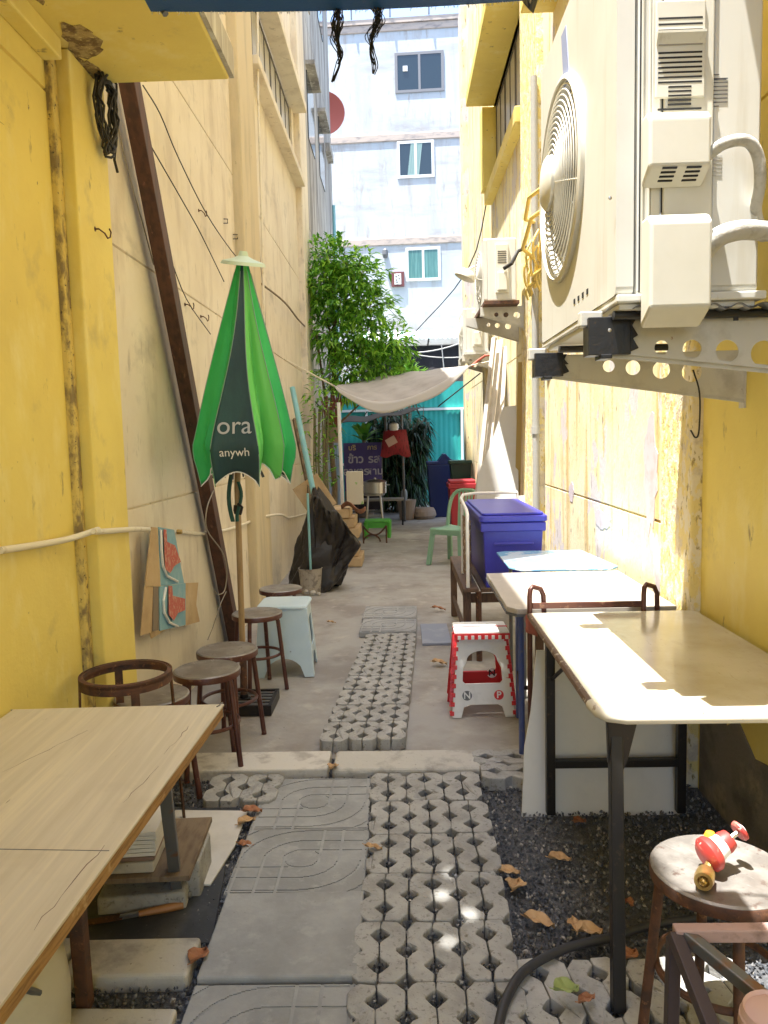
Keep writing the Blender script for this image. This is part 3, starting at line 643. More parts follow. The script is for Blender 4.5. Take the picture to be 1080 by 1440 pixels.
# folding red and white step stool
cx, cy = .415, 4.10
t = thing('step_stool', 'red and white folding plastic step stool with a handle hole on the concrete', 'step stool', (cx, cy, 0))
def panel(w0, w1, h, big):
    P = [(-w0 / 2, 0), (-w0 / 2 + .045, 0), (-w0 / 2 + .06, .055), (-w0 / 2 + .085, .068), (w0 / 2 - .085, .068), (w0 / 2 - .06, .055), (w0 / 2 - .045, 0), (w0 / 2, 0), (w1 / 2, h), (-w1 / 2, h)]
    hole = [(-.095, .175), (.095, .175), (.11, .19), (.105, .26)] + [(.0 + .085 * math.cos(R(a)), .30 + .055 * math.sin(R(a))) for a in range(0, 181, 15)] + [(-.105, .26), (-.11, .19)]
    return [P, hole]
tilt = .055
Tf = frame((cx, cy - .10, 0), (1, 0.02, 0), (0, tilt, .44)); Tb = frame((cx - .01, cy + .16, 0), (1, .02, 0), (0, -tilt, .44))
addT(B(), curve_mesh(panel(.33, .25, .44, 1), .010, .003), Tf).build('front_panel', whitep, t)
addT(B(), curve_mesh(panel(.33, .25, .44, 1), .010, .003), Tb).build('back_panel', redp, t)
for s in (-1, 1):
    for k in range(9):
        b = B(); z = .01 + k * .049; w_ = .165 - .04 * z / .44
        b.box(-.011, .011, -.0125, .0125, 0, .022, 0, Tf @ Matrix.Translation((s * (w_ + .004), z, 0)) @ Matrix.Rotation(R(-90), 4, 'X')); b.build('red_tooth', redp, t)
    b = B(); b.bar((cx + s * .155, cy - .075, .05), (cx + s * .125, cy + .02, .42), .012, .05, up=(s, 0, 0)); b.bar((cx + s * .155, cy + .14, .05), (cx + s * .125, cy + .06, .42), .012, .05, up=(s, 0, 0)); b.bar((cx + s * .145, cy - .08, .2), (cx + s * .145, cy + .14, .2), .012, .04, up=(s, 0, 0)); b.build('side_link', redp, t)
b = B(); b.prism(rrect(cx - .145, cx + .145, cy - .085, cy + .145, .012), .438, .460); b.build('top', whitep, t, bevel=.005)
b = B(); [b.box(cx - .147, cx + .147, cy + yy, cy + yy + .018, .428, .462) for yy in (.02,)]; b.box(cx - .147, cx + .147, cy - .0875, cy - .075, .418, .450)
b.build('red_band', redp, t)
b = B(); [b.box(cx - .13 + k * .036, cx - .13 + k * .036 + .016, cy - .092, cy - .086, .420, .440) for k in range(8)]; b.build('edge_teeth', whitep, t)
for (x, z, ch, m_, mt) in ((-.085, .115, 'N', greysteel, whitep), (.085, .115, 'P', redp, whitep)):
    b = B(); addT(b, curve_mesh([circ(0, 0, .026)], .002), Tf @ Matrix.Translation((x, z, .0085))); d = b.build('disc', m_, t)
    b = B(); addT(b, text_mesh(ch, .05, .002, .001), Tf @ Matrix.Translation((x, z, .0105))); b.build('letter', mt, d)
b = B(); addT(b, curve_mesh([circ(0, 0, .026)], .002), Tb @ Matrix.Translation((.06, .20, .0075)) ); 
b2 = B(); addT(b2, curve_mesh([circ(0, 0, .028)], .002), frame((cx + .075, cy + .135, .165), (1, 0, 0), (0, 0, 1))); d = b2.build('disc', whitep, t)
b = B(); addT(b, text_mesh('N', .05, .002, .001), frame((cx + .075, cy + .132, .165), (1, 0, 0), (0, 0, 1))); b.build('letter', dark, d)

# ================================================================ RIGHT TABLES
t = thing('folding_table', 'cream laminate folding table on black legs at the right front', 'table', (.86, 2.6, 0))
b = B(); b.prism([(.537, 3.19), (.527, 2.11)] + [(.527 + .06 - .06 * math.cos(R(a)), 2.07 - .06 * math.sin(R(a))) for a in range(0, 91, 15)] + [(1.215, 2.0), (1.222, 3.17), (1.19, 3.19)], .725, .750); b.build('tabletop', lam, t, bevel=.003)
b = B(); b.tube([(.532, 3.19, .737), (.522, 2.11, .737)], .013, 8); b.build('dark_edging', M('dark worn edging', (.13, .08, .05), .6, var=[(40, U, (.5, .45, .35), .58, .64)]), t)
b = B(); b.tube([(.522, 2.11, .739), (.526, 2.05, .739), (.545, 2.015, .739), (.587, 1.998, .739), (.9, 1.996, .738), (1.215, 1.996, .737)], .016, 10); b.build('cream_edging', lamedge, t, smooth=True)
def leg(b, a, c, w_=.03): b.bar(a, c, w_, w_)
b = B(); leg(b, (.565, 2.93, 0), (.565, 2.93, .725), .034); b.build('leg', blackm, t, bevel=.003)
b = B(); leg(b, (1.075, 2.93, 0), (1.075, 2.93, .725), .034); b.build('leg', blackm, t, bevel=.003)
b = B(); b.box(.58, 1.06, 2.915, 2.945, .19, .222); b.build('cross_bar', blackm, t, bevel=.003); b = B(); b.box(.584, 1.055, 2.915, 2.945, .69, .722); b.build('cross_bar', blackm, t, bevel=.003)
b = B(); leg(b, (.535, 1.875, 0), (.575, 2.06, .725), .034); b.prism([(.545, .725), (.63, .725), (.60, .60), (.575, .55), (.55, .60)], 2.03, 2.05, 'y'); b.build('leg', blackm, t, bevel=.003)
b = B(); leg(b, (1.12, 1.875, 0), (1.09, 2.06, .725), .034); b.build('leg', blackm, t, bevel=.003)
b = B(); b.tube([(.57, 2.92, .55), (.60, 2.80, .64), (.60, 2.72, .72)], .008, 8); b.build('brace', blackm, t)
# white panel behind the legs
b = B()
P = [(0.455, 0), (1.10, 0), (1.10, .62), (.60, .66), (.535, .66), (.505, .42), (.475, .28)]
T_ = frame((0, 2.955, -.025), (1, 0, 0), (0, .10, .66)); addT(b, curve_mesh([P], .010, .001), T_)
o = tag(b.build('melamine_sheet', wbpanel), 'scuffed white melamine panel propped behind the black legs of the cream table', 'panel')
b = B(); [addT(b, curve_mesh([[(x, z), (x + .03, z), (x + .03, z + .012), (x, z + .012)]], .001), frame((0, 2.943 + z * .15, 0), (1, 0, 0), (0, .1, .66))) for x, z in ((.88, .50), (.93, .49))]; 

# maroon rail frame between the tables
t = thing('metal_rack', 'maroon metal frame with two rounded end handles between the cream and grey tables', 'frame', (.80, 3.24, 0))
for x in (.535, 1.015):
    z1 = .855
    arc = [(x, 3.20, 0 if x < .6 else .3), (x, 3.20, z1 - .05), (x, 3.205, z1 - .02), (x, 3.225, z1), (x, 3.31, z1 - .015), (x + .02, 3.33, z1 - .04), (x + .02, 3.33, .70)]
    arc = [(x, 3.215, 0), (x, 3.215, z1 - .04), (x + .004, 3.22, z1 - .012), (x + .015, 3.228, z1), (x + .05, 3.234, z1 - .012), (x + .062, 3.236, z1 - .04), (x + .066, 3.238, .70)]
    b = B(); b.tube(arc, .011, 10); b.build('handle', maroon, t, smooth=True)
b = B(); b.box(.545, 1.01, 3.208, 3.222, .762, .788); b.build('rail', maroon, t, bevel=.003)
b = B(); b.box(.545, 1.01, 3.21, 3.225, .30, .32); b.build('lower_rail', blackm, t)
b = B(); b.grid(lambda u, v: (.515 + .05 * u, 3.20 + .004 * math.sin(v * 9), .74 - .075 * v - .02 * u * v), 4, 6); tag(b.build('cloth_rag', M('faded red rag', (.42, .13, .10), .8), solid=.004, smooth=True), 'faded red rag tied on the left post of the maroon frame', 'rag')

t = thing('grey_table', 'grey topped table with blue legs behind the maroon frame', 'table', (.82, 3.7, 0))
b = B(); b.prism([(.488, 3.26), (.452, 3.32), (.455, 4.14), (1.17, 4.14), (1.17, 3.26)], .728, .752); b.build('tabletop', greytop, t, bevel=.003)
b = B(); b.prism([(.486, 3.257), (.449, 3.32), (.452, 4.143), (1.172, 4.143), (1.172, 3.257)], .718, .728); b.build('rim', greysteel, t)
bl = M('blue painted steel', (.07, .10, .28), .45, var=[(25, U, (.15, .15, .22), .6, .7)])
for (x, y) in ((.53, 3.42), (.60, 3.98), (1.1, 3.42), (1.1, 4.0)): B().tube([(x, y, 0), (x, y, .718)], .014, 10).build('leg', bl, t)
b = B(); b.tube([(.53, 3.42, .25), (.60, 3.98, .25)], .010); b.tube([(.53, 3.42, .35), (1.1, 3.42, .35)], .01); b.build('stretcher', blackm, t)
t = thing('blue_table', 'table with a glossy pale blue printed top beyond the grey table', 'table', (.88, 4.5, 0))
b = B(); b.prism([(.66, 4.20), (.60, 4.30), (.60, 4.86), (.66, 4.90), (1.14, 4.88), (1.20, 4.26), (1.14, 4.18)], .745, .757)
b.build('tabletop', M('pale blue printed laminate', (.20, .42, .62), .22, var=[(5, (1, 1, 1), (.55, .66, .72), .5, .54), (8, (.5, 2, 1), (.08, .26, .50), .60, .66)]), t, bevel=.003)
for (x, y) in ((.68, 4.28), (.68, 4.8), (1.13, 4.28), (1.13, 4.8)): B().tube([(x, y, 0), (x, y, .745)], .012, 8).build('leg', greysteel, t)

# ---- cooler bin on a low bench
t = thing('bench', 'low brown wooden bench carrying the blue violet bin', 'bench', (.68, 5.6, 0))
b = B(); [b.box(.40 + k * .115, .40 + k * .115 + .10, 5.0, 6.40, .47, .495) for k in range(5)]; b.build('seat', M('dark brown wood', (.13, .075, .045), .6, var=[(8, (6, 1, 1), (.07, .04, .03), .5, .65)]), t, bevel=.003)
for (x, y) in ((.42, 5.06), (.90, 5.06), (.42, 6.34), (.90, 6.34)): b = B(); b.box(x - .02, x + .03, y - .03, y + .03, 0, .47); b.build('leg', MATS['dark brown wood'], t, bevel=.003)
b = B(); b.box(.41, .43, 5.1, 6.3, .40, .46); b.box(.45, .90, 5.05, 5.075, .39, .45); b.box(.41, .43, 5.1, 6.3, .14, .18); b.build('rail', MATS['dark brown wood'], t)
B().tube([(.50, 5.03, 0), (.50, 5.03, .47)], .02).build('post', rust, t)
t = thing('cooler_bin', 'large blue violet plastic bin with a lid on the low bench', 'bin', (.72, 5.6, .495))
def tapbox(b, x0, x1, y0, y1, z0, z1, d):
    b.add([(x0 + d, y0 + d, z0), (x1 - d, y0 + d, z0), (x1 - d, y1 - d, z0), (x0 + d, y1 - d, z0), (x0, y0, z1), (x1, y0, z1), (x1, y1, z1), (x0, y1, z1)], [(3, 2, 1, 0), (4, 5, 6, 7), (0, 1, 5, 4), (1, 2, 6, 5), (2, 3, 7, 6), (3, 0, 4, 7)]); return b
b = tapbox(B(), .53, .925, 5.0, 6.15, .495, .93, .02); b.box(.515, .94, 4.985, 6.165, .87, .93); b.box(.60, .86, 4.99, 5.005, .78, .80); b.build('body', purple, t, bevel=.012)
b = B(); b.prism(rrect(.505, .95, 4.975, 6.175, .03), .934, .975); b.prism(rrect(.525, .93, 5.0, 6.15, .03), .975, .992); b.build('lid', purple, t, bevel=.008)
t = thing('white_rack', 'bent white metal tube rack curving round the blue violet bin', 'rack', (.43, 5.7, .0))
b = B(); b.tube([(.95, 6.28, 1.03), (.60, 6.28, 1.03), (.50, 6.2, 1.025), (.46, 5.9, 1.02), (.44, 5.2, 1.0), (.435, 5.05, .98), (.43, 5.02, .93), (.43, 5.02, .50)], .012, 10); b.tube([(.44, 5.55, 1.01), (.44, 5.55, .50)], .011, 8); b.tube([(.95, 6.28, 1.03), (.95, 6.28, .496)], .011, 8); b.build('tube_frame', whitep, t, smooth=True)
b = B(); b.grid(lambda u, v: (.455 + .012 * math.sin(u * 11), 5.10 + .42 * u, .93 - .42 * v), 14, 6); b.build('net_cloth', M('brown patterned cloth', (.22, .15, .11), .85, var=[(30, (1, 1, 1), (.55, .50, .44), .55, .6)]), t, solid=.004)

# ================================================================ LEFT TABLE
t = thing('work_table', 'big pale plywood table on folding steel legs at the left front', 'table', (-.9, 1.6, 0))
zt = .66; pr = (-0.584,2.389,0.660); p0 = (-0.623,1.070,0.660); pf = (-1.304,2.371,0.660)
xr = lambda y: pr[0] + (p0[0] - pr[0]) * (y - pr[1]) / (p0[1] - pr[1])
b = B(); ylim = .55
b.prism([(xr(ylim), ylim), (pr[0], pr[1]), (pf[0] - .01, pf[1]), (-1.262, pf[1]), (-1.262, ylim)], zt - .006, zt); b.build('laminate_top', ply, t, bevel=.0015)
b = B(); b.prism([(xr(ylim) - .004, ylim), (pr[0] - .004, pr[1] - .003), (-1.26, pf[1] - .003), (-1.26, ylim)], zt - .042, zt - .006); b.build('plywood_core', plyedge, t, bevel=.002)
b = B(); b.tube([(-1.255, 1.53, zt), (-1.0, 1.525, zt), (-.86, 1.52, zt), (xr(1.5) - .05, 1.51, zt), (xr(1.5) - .012, 1.508, zt)], .0012, 5); b.build('seam', greysteel, t)
rr = random.Random(12)
for (x, y, L, an) in ((-.67, 1.72, .20, 1.45), (-.66, 1.25, .28, 1.5), (-1.05, 1.9, .3, 1.2), (-.66, 2.0, .2, 1.5), (-.70, 1.0, .08, .3), (-1.1, 1.25, .25, 1.1)):
    P = [(x + L * k / 8 * math.cos(an) + rr.uniform(-.004, .004), y + L * k / 8 * math.sin(an) + rr.uniform(-.003, .003), zt) for k in range(9)]
    b = B(); b.tube(P, [.0002] + [rr.uniform(.0003, .0009) for _ in range(7)] + [.0004], 5); b.build('scratch', rust, t)
b = B(); leg(b, (-.700, 2.10, .62), (-0.770,2.397,0.000), .036); b.tube([(-0.759,2.365,0.020), (-0.725,2.393,0.012)], .012); b.build('leg', greysteel, t, bevel=.003)
b = B(); leg(b, (-.800, 1.72, .62), (-0.878,1.908,0.000), .036); b.build('leg', rust, t, bevel=.003)
b = B(); leg(b, (-1.22, 2.10, .62), (-1.22, 2.25, 0), .036); b.build('leg', greysteel, t, bevel=.003)
b = B(); b.tube([(-.77, 1.80, .60), (-.84, 1.66, .56), (-.86, 1.60, .58)], .012); b.box(-.86, -.80, 1.62, 1.72, .585, .618); b.build('hinge', greysteel, t)
# rag on table corner
b = B(); b.grid(lambda u, v: (pr[0] + .012 * math.cos(u * 3) - .03 + .035 * u, pr[1] - .03 + .04 * u + .004 * math.sin(v * 8), zt + .004 - .05 * v), 5, 6); tag(b.build('corner_wrap', M('dark torn film', (.16, .15, .15), .4), solid=.002, smooth=True), 'scrap of grey film wrapped on the far corner of the plywood table', 'wrap')

# things under it
c = (-0.877,2.399,0.000)
slab('concrete_block', -1.02, -.74, 2.32, 2.62, -.015, .055, paver, 'rough concrete block on the mat under the board with tiles', 'block', R(6), .01)
slab('concrete_block', -.80, -.70, 2.40, 2.60, -.012, .12, paver, 'upright concrete block end beside the white board', 'block', R(3), .01)
slab('wooden_board', -1.05, -.705, 2.28, 2.66, .121, .139, M('dusty brown board', (.20, .15, .10), .8, var=[(9, (4, 1, 1), (.13, .09, .06), .45, .65)]), 'dusty brown board on concrete blocks under the left table', 'board', R(3), .002)
slab('tile_pad', -.99, -.82, 2.30, 2.52, .140, .175, curbm, 'chipped grey slab under the stack of white tiles', 'slab', R(4), .006)
for k in range(7):
    slab('ceramic_tile', -.99 + .003 * k, -.82 + .002 * k, 2.31, 2.50, .176 + .014 * k, .188 + .014 * k, whitep if k % 2 else M('glazed brown tile edge', (.24, .16, .13), .4) if k == 0 else whitep, 'thin white tile, %s from the bottom of the stack on the brown board' % ordn[k], 'tile', R(4 + random.uniform(-2, 2)), .001, 'stacked white tiles')
t = thing('machete', 'long knife with a wooden handle lying on the black mat', 'knife', (-.85, 2.27, -.01))
a = Vector((-0.735,2.341,0.010)); m_ = Vector((-0.865,2.295,0.010)); e = Vector((-1.025,2.266,0.000))
B().tube([a, a.lerp(m_, .3), a.lerp(m_, .8), m_], [.013, .014, .011, .010], 10).build('handle', M('varnished handle', (.42, .20, .07), .4), t, smooth=True)
b = B(); b.bar(m_, m_.lerp(e, .35), .012, .012); b.build('ferrule', steel, t); b = B(); b.bar(m_.lerp(e, .3), e, .03, .003); b.build('blade', rust, t)
t = thing('plastic_tub', 'pale rounded plastic tub under the near end of the plywood table', 'tub', (-1.03, 1.68, -.03))
b = B(); b.lathe([(.12, 0), (.17, .02), (.20, .12), (.205, .22), (.195, .30), (.17, .33), (0, .345)], (-1.03, 1.68, -.03), 32); b.build('body', M('milky plastic', (.58, .55, .45), .4, var=[(4, U, (.48, .44, .34), .5, .75)]), t, smooth=True)
b = B(); b.tube([(-.95, 1.50, .27), (-.90, 1.53, .30), (-.86, 1.58, .30), (-.85, 1.62, .26)], .008); b.build('handle', greysteel, t)

# ================================================================ AIR CONDITIONERS
def ac_front(b, o, L, H, cy, cz, r, th=.05):
    """front shell with a round fan opening; local X along alley, Y up, faces -x"""
    T = frame(o, (0, -1, 0), (0, 0, 1))
    return addT(b, curve_mesh([rrect(0, L, 0, H, .02), circ(cy, cz, r, 48)], th), T)
def guard(b, cx, cy, cz, r, n=14, tr=.003, bulge=.045):
    for k in range(n):
        q = r * (k + 1.5) / (n + .5); x = cx - bulge * (1 - (q / r) ** 3) - .004
        N = 40; b.tube([(x, cy + q * math.cos(2 * math.pi * i / N), cz + q * math.sin(2 * math.pi * i / N)) for i in range(N)], tr, 5, True)
    for a in range(6):
        an = R(a * 60 + 15); pts = []
        for k in range(7):
            q = r * 1.03 * k / 6; pts.append((cx - bulge * (1 - min(1, q / r) ** 3) - .002, cy + q * math.cos(an), cz + q * math.sin(an)))
        b.tube(pts, tr * 1.3, 5)
t = thing('air_conditioner', 'large cream outdoor air conditioner at the upper right, nearest to the camera', 'air conditioner', (.75, 2.48, 1.835))
b = B(); b.box(.603, .912, 2.0, 3.0, 1.845, 2.83); b.build('body', acw, t, bevel=.010, seg=3)
b = B(); ac_front(b, (.576, 3.005, 1.845), 1.008, .985, 3.005 - 2.635, .475, .305, .044)
b.build('front_panel', acw, t, bevel=.006)
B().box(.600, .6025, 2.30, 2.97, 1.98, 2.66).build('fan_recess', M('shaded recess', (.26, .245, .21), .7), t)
b = B(); guard(b, .552, 2.635, 2.32, .305, 19, .0024, .035); b.lathe([(.316, 0), (.316, .014), (.303, .02), (.299, 0)], (.555, 2.635, 2.32), 48, T=Matrix.Rotation(R(-90), 4, 'Y'), cap=False); b.lathe([(0, .062), (.07, .060), (.085, .050), (.085, .04), (0, .04)], (.552, 2.635, 2.32), 32, T=Matrix.Rotation(R(-90), 4, 'Y'))
b.build('fan_guard', acp, t, smooth=True)
b = B()
for k in range(3):
    a0 = R(120 * k + 20)
    b.grid(lambda u, v: (.578 + .016 * (v - .5), 2.635 + (.05 + .23 * u) * math.cos(a0 + (v - .5) * (1.0 + .5 * u)), 2.32 + (.05 + .23 * u) * math.sin(a0 + (v - .5) * (1.0 + .5 * u))), 8, 8)
b.build('fan_blades', M('grey fan plastic', (.34, .33, .30), .5), t, solid=.003, smooth=True)
b = B(); b.box(.556,   .93, 1.99, 3.015, 1.825, 1.845); b.box(.566, .91, 2.01, 2.95, 1.81, 1.825); b.build('base_pan', acw, t, bevel=.004)
YY = 2.0
def sx(u): return (u - 562) / 1080 * YY * 1.0
def rect_px(p, q): return min(p[0], q[0]), max(p[0], q[0]), min(p[2], q[2]), max(p[2], q[2])
b = B()
for x in (.618, .636): b.tube([(x, 1.999, 1.85), (x, 1.999, 2.82)], .0035, 6)
b.build('corner_trim', acp, t)
b = B(); b.box(.6115, .6145, 1.9975, 2.001, 1.85, 2.82); b.build('panel_gap', dark, t)
b = B(); b.box(.6655, .668, 1.9975, 2.001, 1.85, 2.82); b.build('panel_gap', dark, t)
b = B(); b.box(.788, .7905, 1.9965, 2.001, 1.85, 2.82); b.build('panel_gap', MATS['shaded recess'], t)
B().box(.640, .662, 1.996, 2.0, 1.85, 2.82).build('seam_strip', acp, t, bevel=.002)
b = B(); b.box(.668, .788, 1.985, 2.0, 1.85, 2.82); b.build('service_panel', acp, t, bevel=.004)
x0, x1, z0, z1 = rect_px((0.649,1.985,2.309), (0.755,1.985,2.434))
b = B(); b.prism([(x0 - .006, z0), (x1 + .008, z0), (x1 + .008, z1 + .10), (x0 - .006, z1 + .10)], 1.978, 1.986, 'y'); b.build('grille_plate', acp, t, bevel=.003)
def slots(za, zb, n, xa, xb, y=1.9775):
    b = B()
    for k in range(n):
        z = za + (zb - za) * k / max(1, n - 1); b.box(xa, xb, y, y + .002, z - .0022, z + .0022)
    b.build('vent_slots', dark, t)
zz = lambda v: ((0.690,1.980,2.535)[2] * (1 - v / 1440.) + (0.721,1.980,-0.123)[2] * v / 1440.)
slots(zz(103), zz(66), 7, x0, x1); slots(zz(131), zz(109), 5, x0 + .025, x1 - .025); slots(zz(38), zz(23), 3, x0, x1); slots(zz(137), zz(136.8), 1, x0, x1)
b = B(); b.prism([(1.9775, zz(40)), (1.965, zz(41)), (1.965, zz(44)), (1.9775, zz(57))], x0 - .005, x1 + .006, 'x'); b.build('grip', acp, t)
B().box(x0, x1, 1.976, 1.979, zz(57), zz(44.5)).build('grip_recess', M('shadow grey plastic', (.30, .28, .24), .6), t)
def cover(u0, u1, v0, v1, d, chamf, name='valve_cover'):
    a = x_at(u0), x_at(u1); za, zb = zz(v1), zz(v0)
    b = B(); b.prism([(1.985, za), (1.985 - d, za + chamf), (1.985 - d, zb - .02), (1.985 - d + .02, zb), (1.985, zb)], a[0], a[1], 'x'); return b.build(name, acp, t, bevel=.008, seg=3)
def x_at(u): 
    return (-0.983,1.970,2.170)[0] * (1 - u / 1080.) + (0.916,1.970,2.110)[0] * u / 1080.
cv = cover(907, 992, 147, 238, .06, .035)
for s in (0, 1):
    b = B()
    for k in range(4):
        xx = x_at(926 + s * 33); z = zz(231) + k * .0065; y = 1.985 - .06 * (z - zz(238)) / .035; b.box(xx, xx + .035, y - .003, y + .003, z - .0018, z + .0018)
    b.build('vent_slots', dark, cv)
cv2 = cover(907, 992, 279, 422, .075, .04)
b = B(); b.box(.792, .905, 1.996, 2.0, 1.86, 2.82); b.build('rear_panel', acw, t, bevel=.002)
b = B(); [b.box(x_at(998), x_at(998 + (30 if k not in (0, 8) else 18)), 1.9945, 1.9955, zz(92 + k * 5), zz(90.8 + k * 5)) for k in range(9)]; b.box(x_at(1000), x_at(1026), 1.9945, 1.9955, zz(98.5), zz(96.3)); b.build('printed_notice', M('grey print', (.12, .12, .12), .7), t)
b = B(); [b.box(x_at(1000), x_at(1022), 1.9945, 1.9955, zz(196 + k * 5), zz(195.2 + k * 5)) for k in range(6)]; b.build('printed_notice', M('pale print', (.42, .41, .38), .7), t)
b = B(); b.box(x_at(1042), x_at(1049), 1.9935, 1.9965, zz(413), zz(407)); b.build('knockout', dark, t)
b = B(); [b.lathe([(0, .003), (.004, .002), (.005, 0)], (x_at(u), 1.984 if u > 910 else 1.999, zz(v)), 10, T=Matrix.Rotation(R(90), 4, 'X')) for u, v in ((935, 271), (866, 245), (866, 421))]; b.build('screw', steel, t)
B().prism([(.5535, 2.70), (.5535, 2.74), (.5535, 2.80), (.5535, 2.76)], 0, 1) if False else None
b = B(); b.prism([(2.52, 2.60), (2.60, 2.60), (2.64, 2.78), (2.57, 2.78)], .5525, .554, 'x'); b.build('logo_patch', M('blue grey print', (.25, .30, .48), .6), t)
b = B(); [b.box(.5525, .5545, 2.28 + k * .055, 2.30 + k * .055, 1.90, 1.915) for k in range(4)]; b.build('drain_slots', dark, t)
b = B(); b.tube(sm([(x_at(988), 1.96, zz(205)), (x_at(1010), 1.93, zz(192)), (x_at(1040), 1.93, zz(190)), (x_at(1058), 1.94, zz(208)), (x_at(1064), 1.95, zz(240)), (x_at(1072), 2.0, zz(268)), (x_at(1110), 2.1, zz(290))]), .014, 12); b.build('cable_hose', insul, t, smooth=True)
b = B(); b.tube(sm([(x_at(985), 1.95, zz(330)), (x_at(1000), 1.93, zz(312)), (x_at(1025), 1.93, zz(303)), (x_at(1060), 1.95, zz(300)), (x_at(1130), 2.0, zz(302)), (1.24, 2.2, zz(310))]), .024, 14); b.build('pipe_insulation', insul, t, smooth=True)

def bracket(loc, label, x0, x1, zt, zb0, zb1, holes, wallx=1.24, black=None):
    t = thing('wall_bracket', label, 'bracket', (wallx, loc, zt - .2), 'steel brackets carrying the air conditioners')
    b = B(); P = [(x0, zb0), (wallx - .004, zb1), (wallx - .004, zt), (x0, zt)]
    addT(b, curve_mesh([P] + [circ(h[0], h[1], h[2], 20) for h in holes], .003), frame((0, loc, 0), (1, 0, 0), (0, 0, 1)))
    b.box(x0, wallx - .005, loc, loc + .04, zt, zt + .004); b.bar((x0, loc + .01, zb0), (wallx - .005, loc + .01, zb1), .003, .022)
    b.build('arm', galv, t)
    b = B(); b.box(wallx - .006, wallx, loc - .005, loc + .04, zb1 - .03, zt + .10); b.build('wall_plate', galv, t)
    if black:
        b = B(); b.box(x0 - .012, x0 + black, loc - .012, loc + .05, zb0 - .012, zt + .012); b.prism([(x0 + black - .01, zb0 - .008), (x0 + black + .022, zb0 + .004), (x0 + black + .006, zb0 + .03), (x0 + black + .02, (zb0 + zt) / 2), (x0 + black + .004, zt - .012), (x0 + black + .014, zt + .006), (x0 + black - .01, zt + .006)], loc - .009, loc - .004, 'y'); b.box(x0 + .02, x0 + .05, loc - .016, loc + .05, zb0 - .022, zb0 - .01); b.build('tape_wrap', tape, t, bevel=.01)
        b = B(); b.box(x0 - .03, x0 + .03, loc + .004, loc + .036, zt - .01, zt + .03); b.build('end_cap', galv, t, bevel=.004)
    return t
hx = lambda pts, y: [(p[0], p[2], r) for p, r in pts]
bracket(2.08, 'drilled steel bracket under the near end of the big air conditioner', .515, 1.24, 1.79, 1.715, 1.625, hx([((0.698,2.080,1.719), .019), ((0.778,2.080,1.713), .025), ((0.870,2.080,1.705), .030), ((0.966,2.080,1.697), .034)], 2.08), black=.10)
bracket(2.80, 'drilled steel bracket under the far end of the big air conditioner', .50, 1.24, 1.775, 1.715, 1.605, hx([((0.753,2.800,1.735), .021), ((0.839,2.800,1.727), .026), ((0.940,2.800,1.717), .031), ((1.048,2.800,1.707), .036)], 2.8), black=.09)
b = B(); b.tube([(.56, 2.72, 1.79), (.98, 2.74, 1.79)], .012, 10); tag(b.build('rubber_bar', tape, smooth=True), 'black rubber bar between the big air conditioner and its far bracket', 'rubber bar'); b = B(); b.tube([(.56, 2.04, 1.80), (.75, 2.05, 1.80), (.98, 2.06, 1.80)], .012, 10); 
tag(b.build('rubber_bar', tape, smooth=True), 'black rubber bar between the big air conditioner and its near bracket', 'rubber bar')
b = B(); b.grid(lambda u, v: (.60 + .42 * u, 2.0 + .05 * v, 1.812 + .007 * math.sin(u * 42)), 60, 2); tag(b.build('corrugated_sheet', greysteel, solid=.002, smooth=True), 'crumpled grey sheet strip squeezed under the big air conditioner', 'sheet')
b = B(); b.tube(sm([(.985, 2.62, 1.70), (1.0, 2.60, 1.62), (1.0, 2.60, 1.50), (.985, 2.59, 1.475), (.972, 2.60, 1.50)]), .003, 6); tag(b.build('wire_hook', wire), 'thin wire hook hanging from the near bracket', 'hook')

def small_ac(x, y, z, L, W, H, label):
    t = thing('air_conditioner', label, 'air conditioner', (x + W / 2, y + L / 2, z))
    B().box(x + .03, x + W, y, y + L, z, z + H).build('body', acw, t, bevel=.012)
    b = B(); ac_front(b, (x + .016, y + L, z), L, H, L * .58, H * .5, H * .40, .03); b.build('front_panel', acw, t, bevel=.004)
    B().box(x + .026, x + .029, y + .05, y + L - .05, z + .05, z + H - .05).build('fan_recess', MATS['shaded recess'], t)
    b = B(); guard(b, x, y + L * .42, z + H * .5, H * .42, 8, .0035, .03); b.build('fan_guard', acp, t)
    b = B(); b.box(x + W * .35, x + W * .75, y - .02, y, z + H * .12, z + H * .90); b.build('service_panel', acp, t, bevel=.006)
    b = B(); b.box(x + W * .40, x + W * .70, y - .05, y - .02, z + H * .15, z + H * .45); b.build('valve_cover', acp, t, bevel=.01)
    b = B(); [b.box(x + W * .42, x + W * .68, y - .022, y - .019, z + H * (.60 + .035 * k), z + H * (.60 + .035 * k) + .006) for k in range(6)]; b.build('vent_slots', dark, t)
    B().box(x, x + W + .02, y - .02, y + L + .02, z - .03, z).build('base_pan', rust if z > 2.6 else acw, t)
    b = B(); b.tube([(x + W * .6, y - .04, z + H * .5), (x + W * .8, y - .10, z + H * .55), (x + W, y - .08, z + H * .75), (1.22, y - .05, z + H * .85)], .018, 8); b.build('pipe', wire, t, smooth=True)
    return t
small_ac(.80, 7.2, 2.72, .86, .30, .56, 'small cream outdoor air conditioner high on the right wall, middle one of three')
bracket(7.35, 'rusty drilled bracket under the near end of the middle air conditioner', .78, 1.188, 2.69, 2.62, 2.50, [(.93, 2.62, .02), (1.02, 2.615, .024), (1.12, 2.61, .03)], wallx=1.188)
bracket(8.0, 'drilled bracket under the far end of the middle air conditioner', .70, 1.24, 2.69, 2.62, 2.45, [(.93, 2.62, .02), (1.02, 2.61, .024), (1.13, 2.60, .03)])
small_ac(.86, 10.15, 2.58, .86, .32, .56, 'small cream outdoor air conditioner farthest back on the right wall')
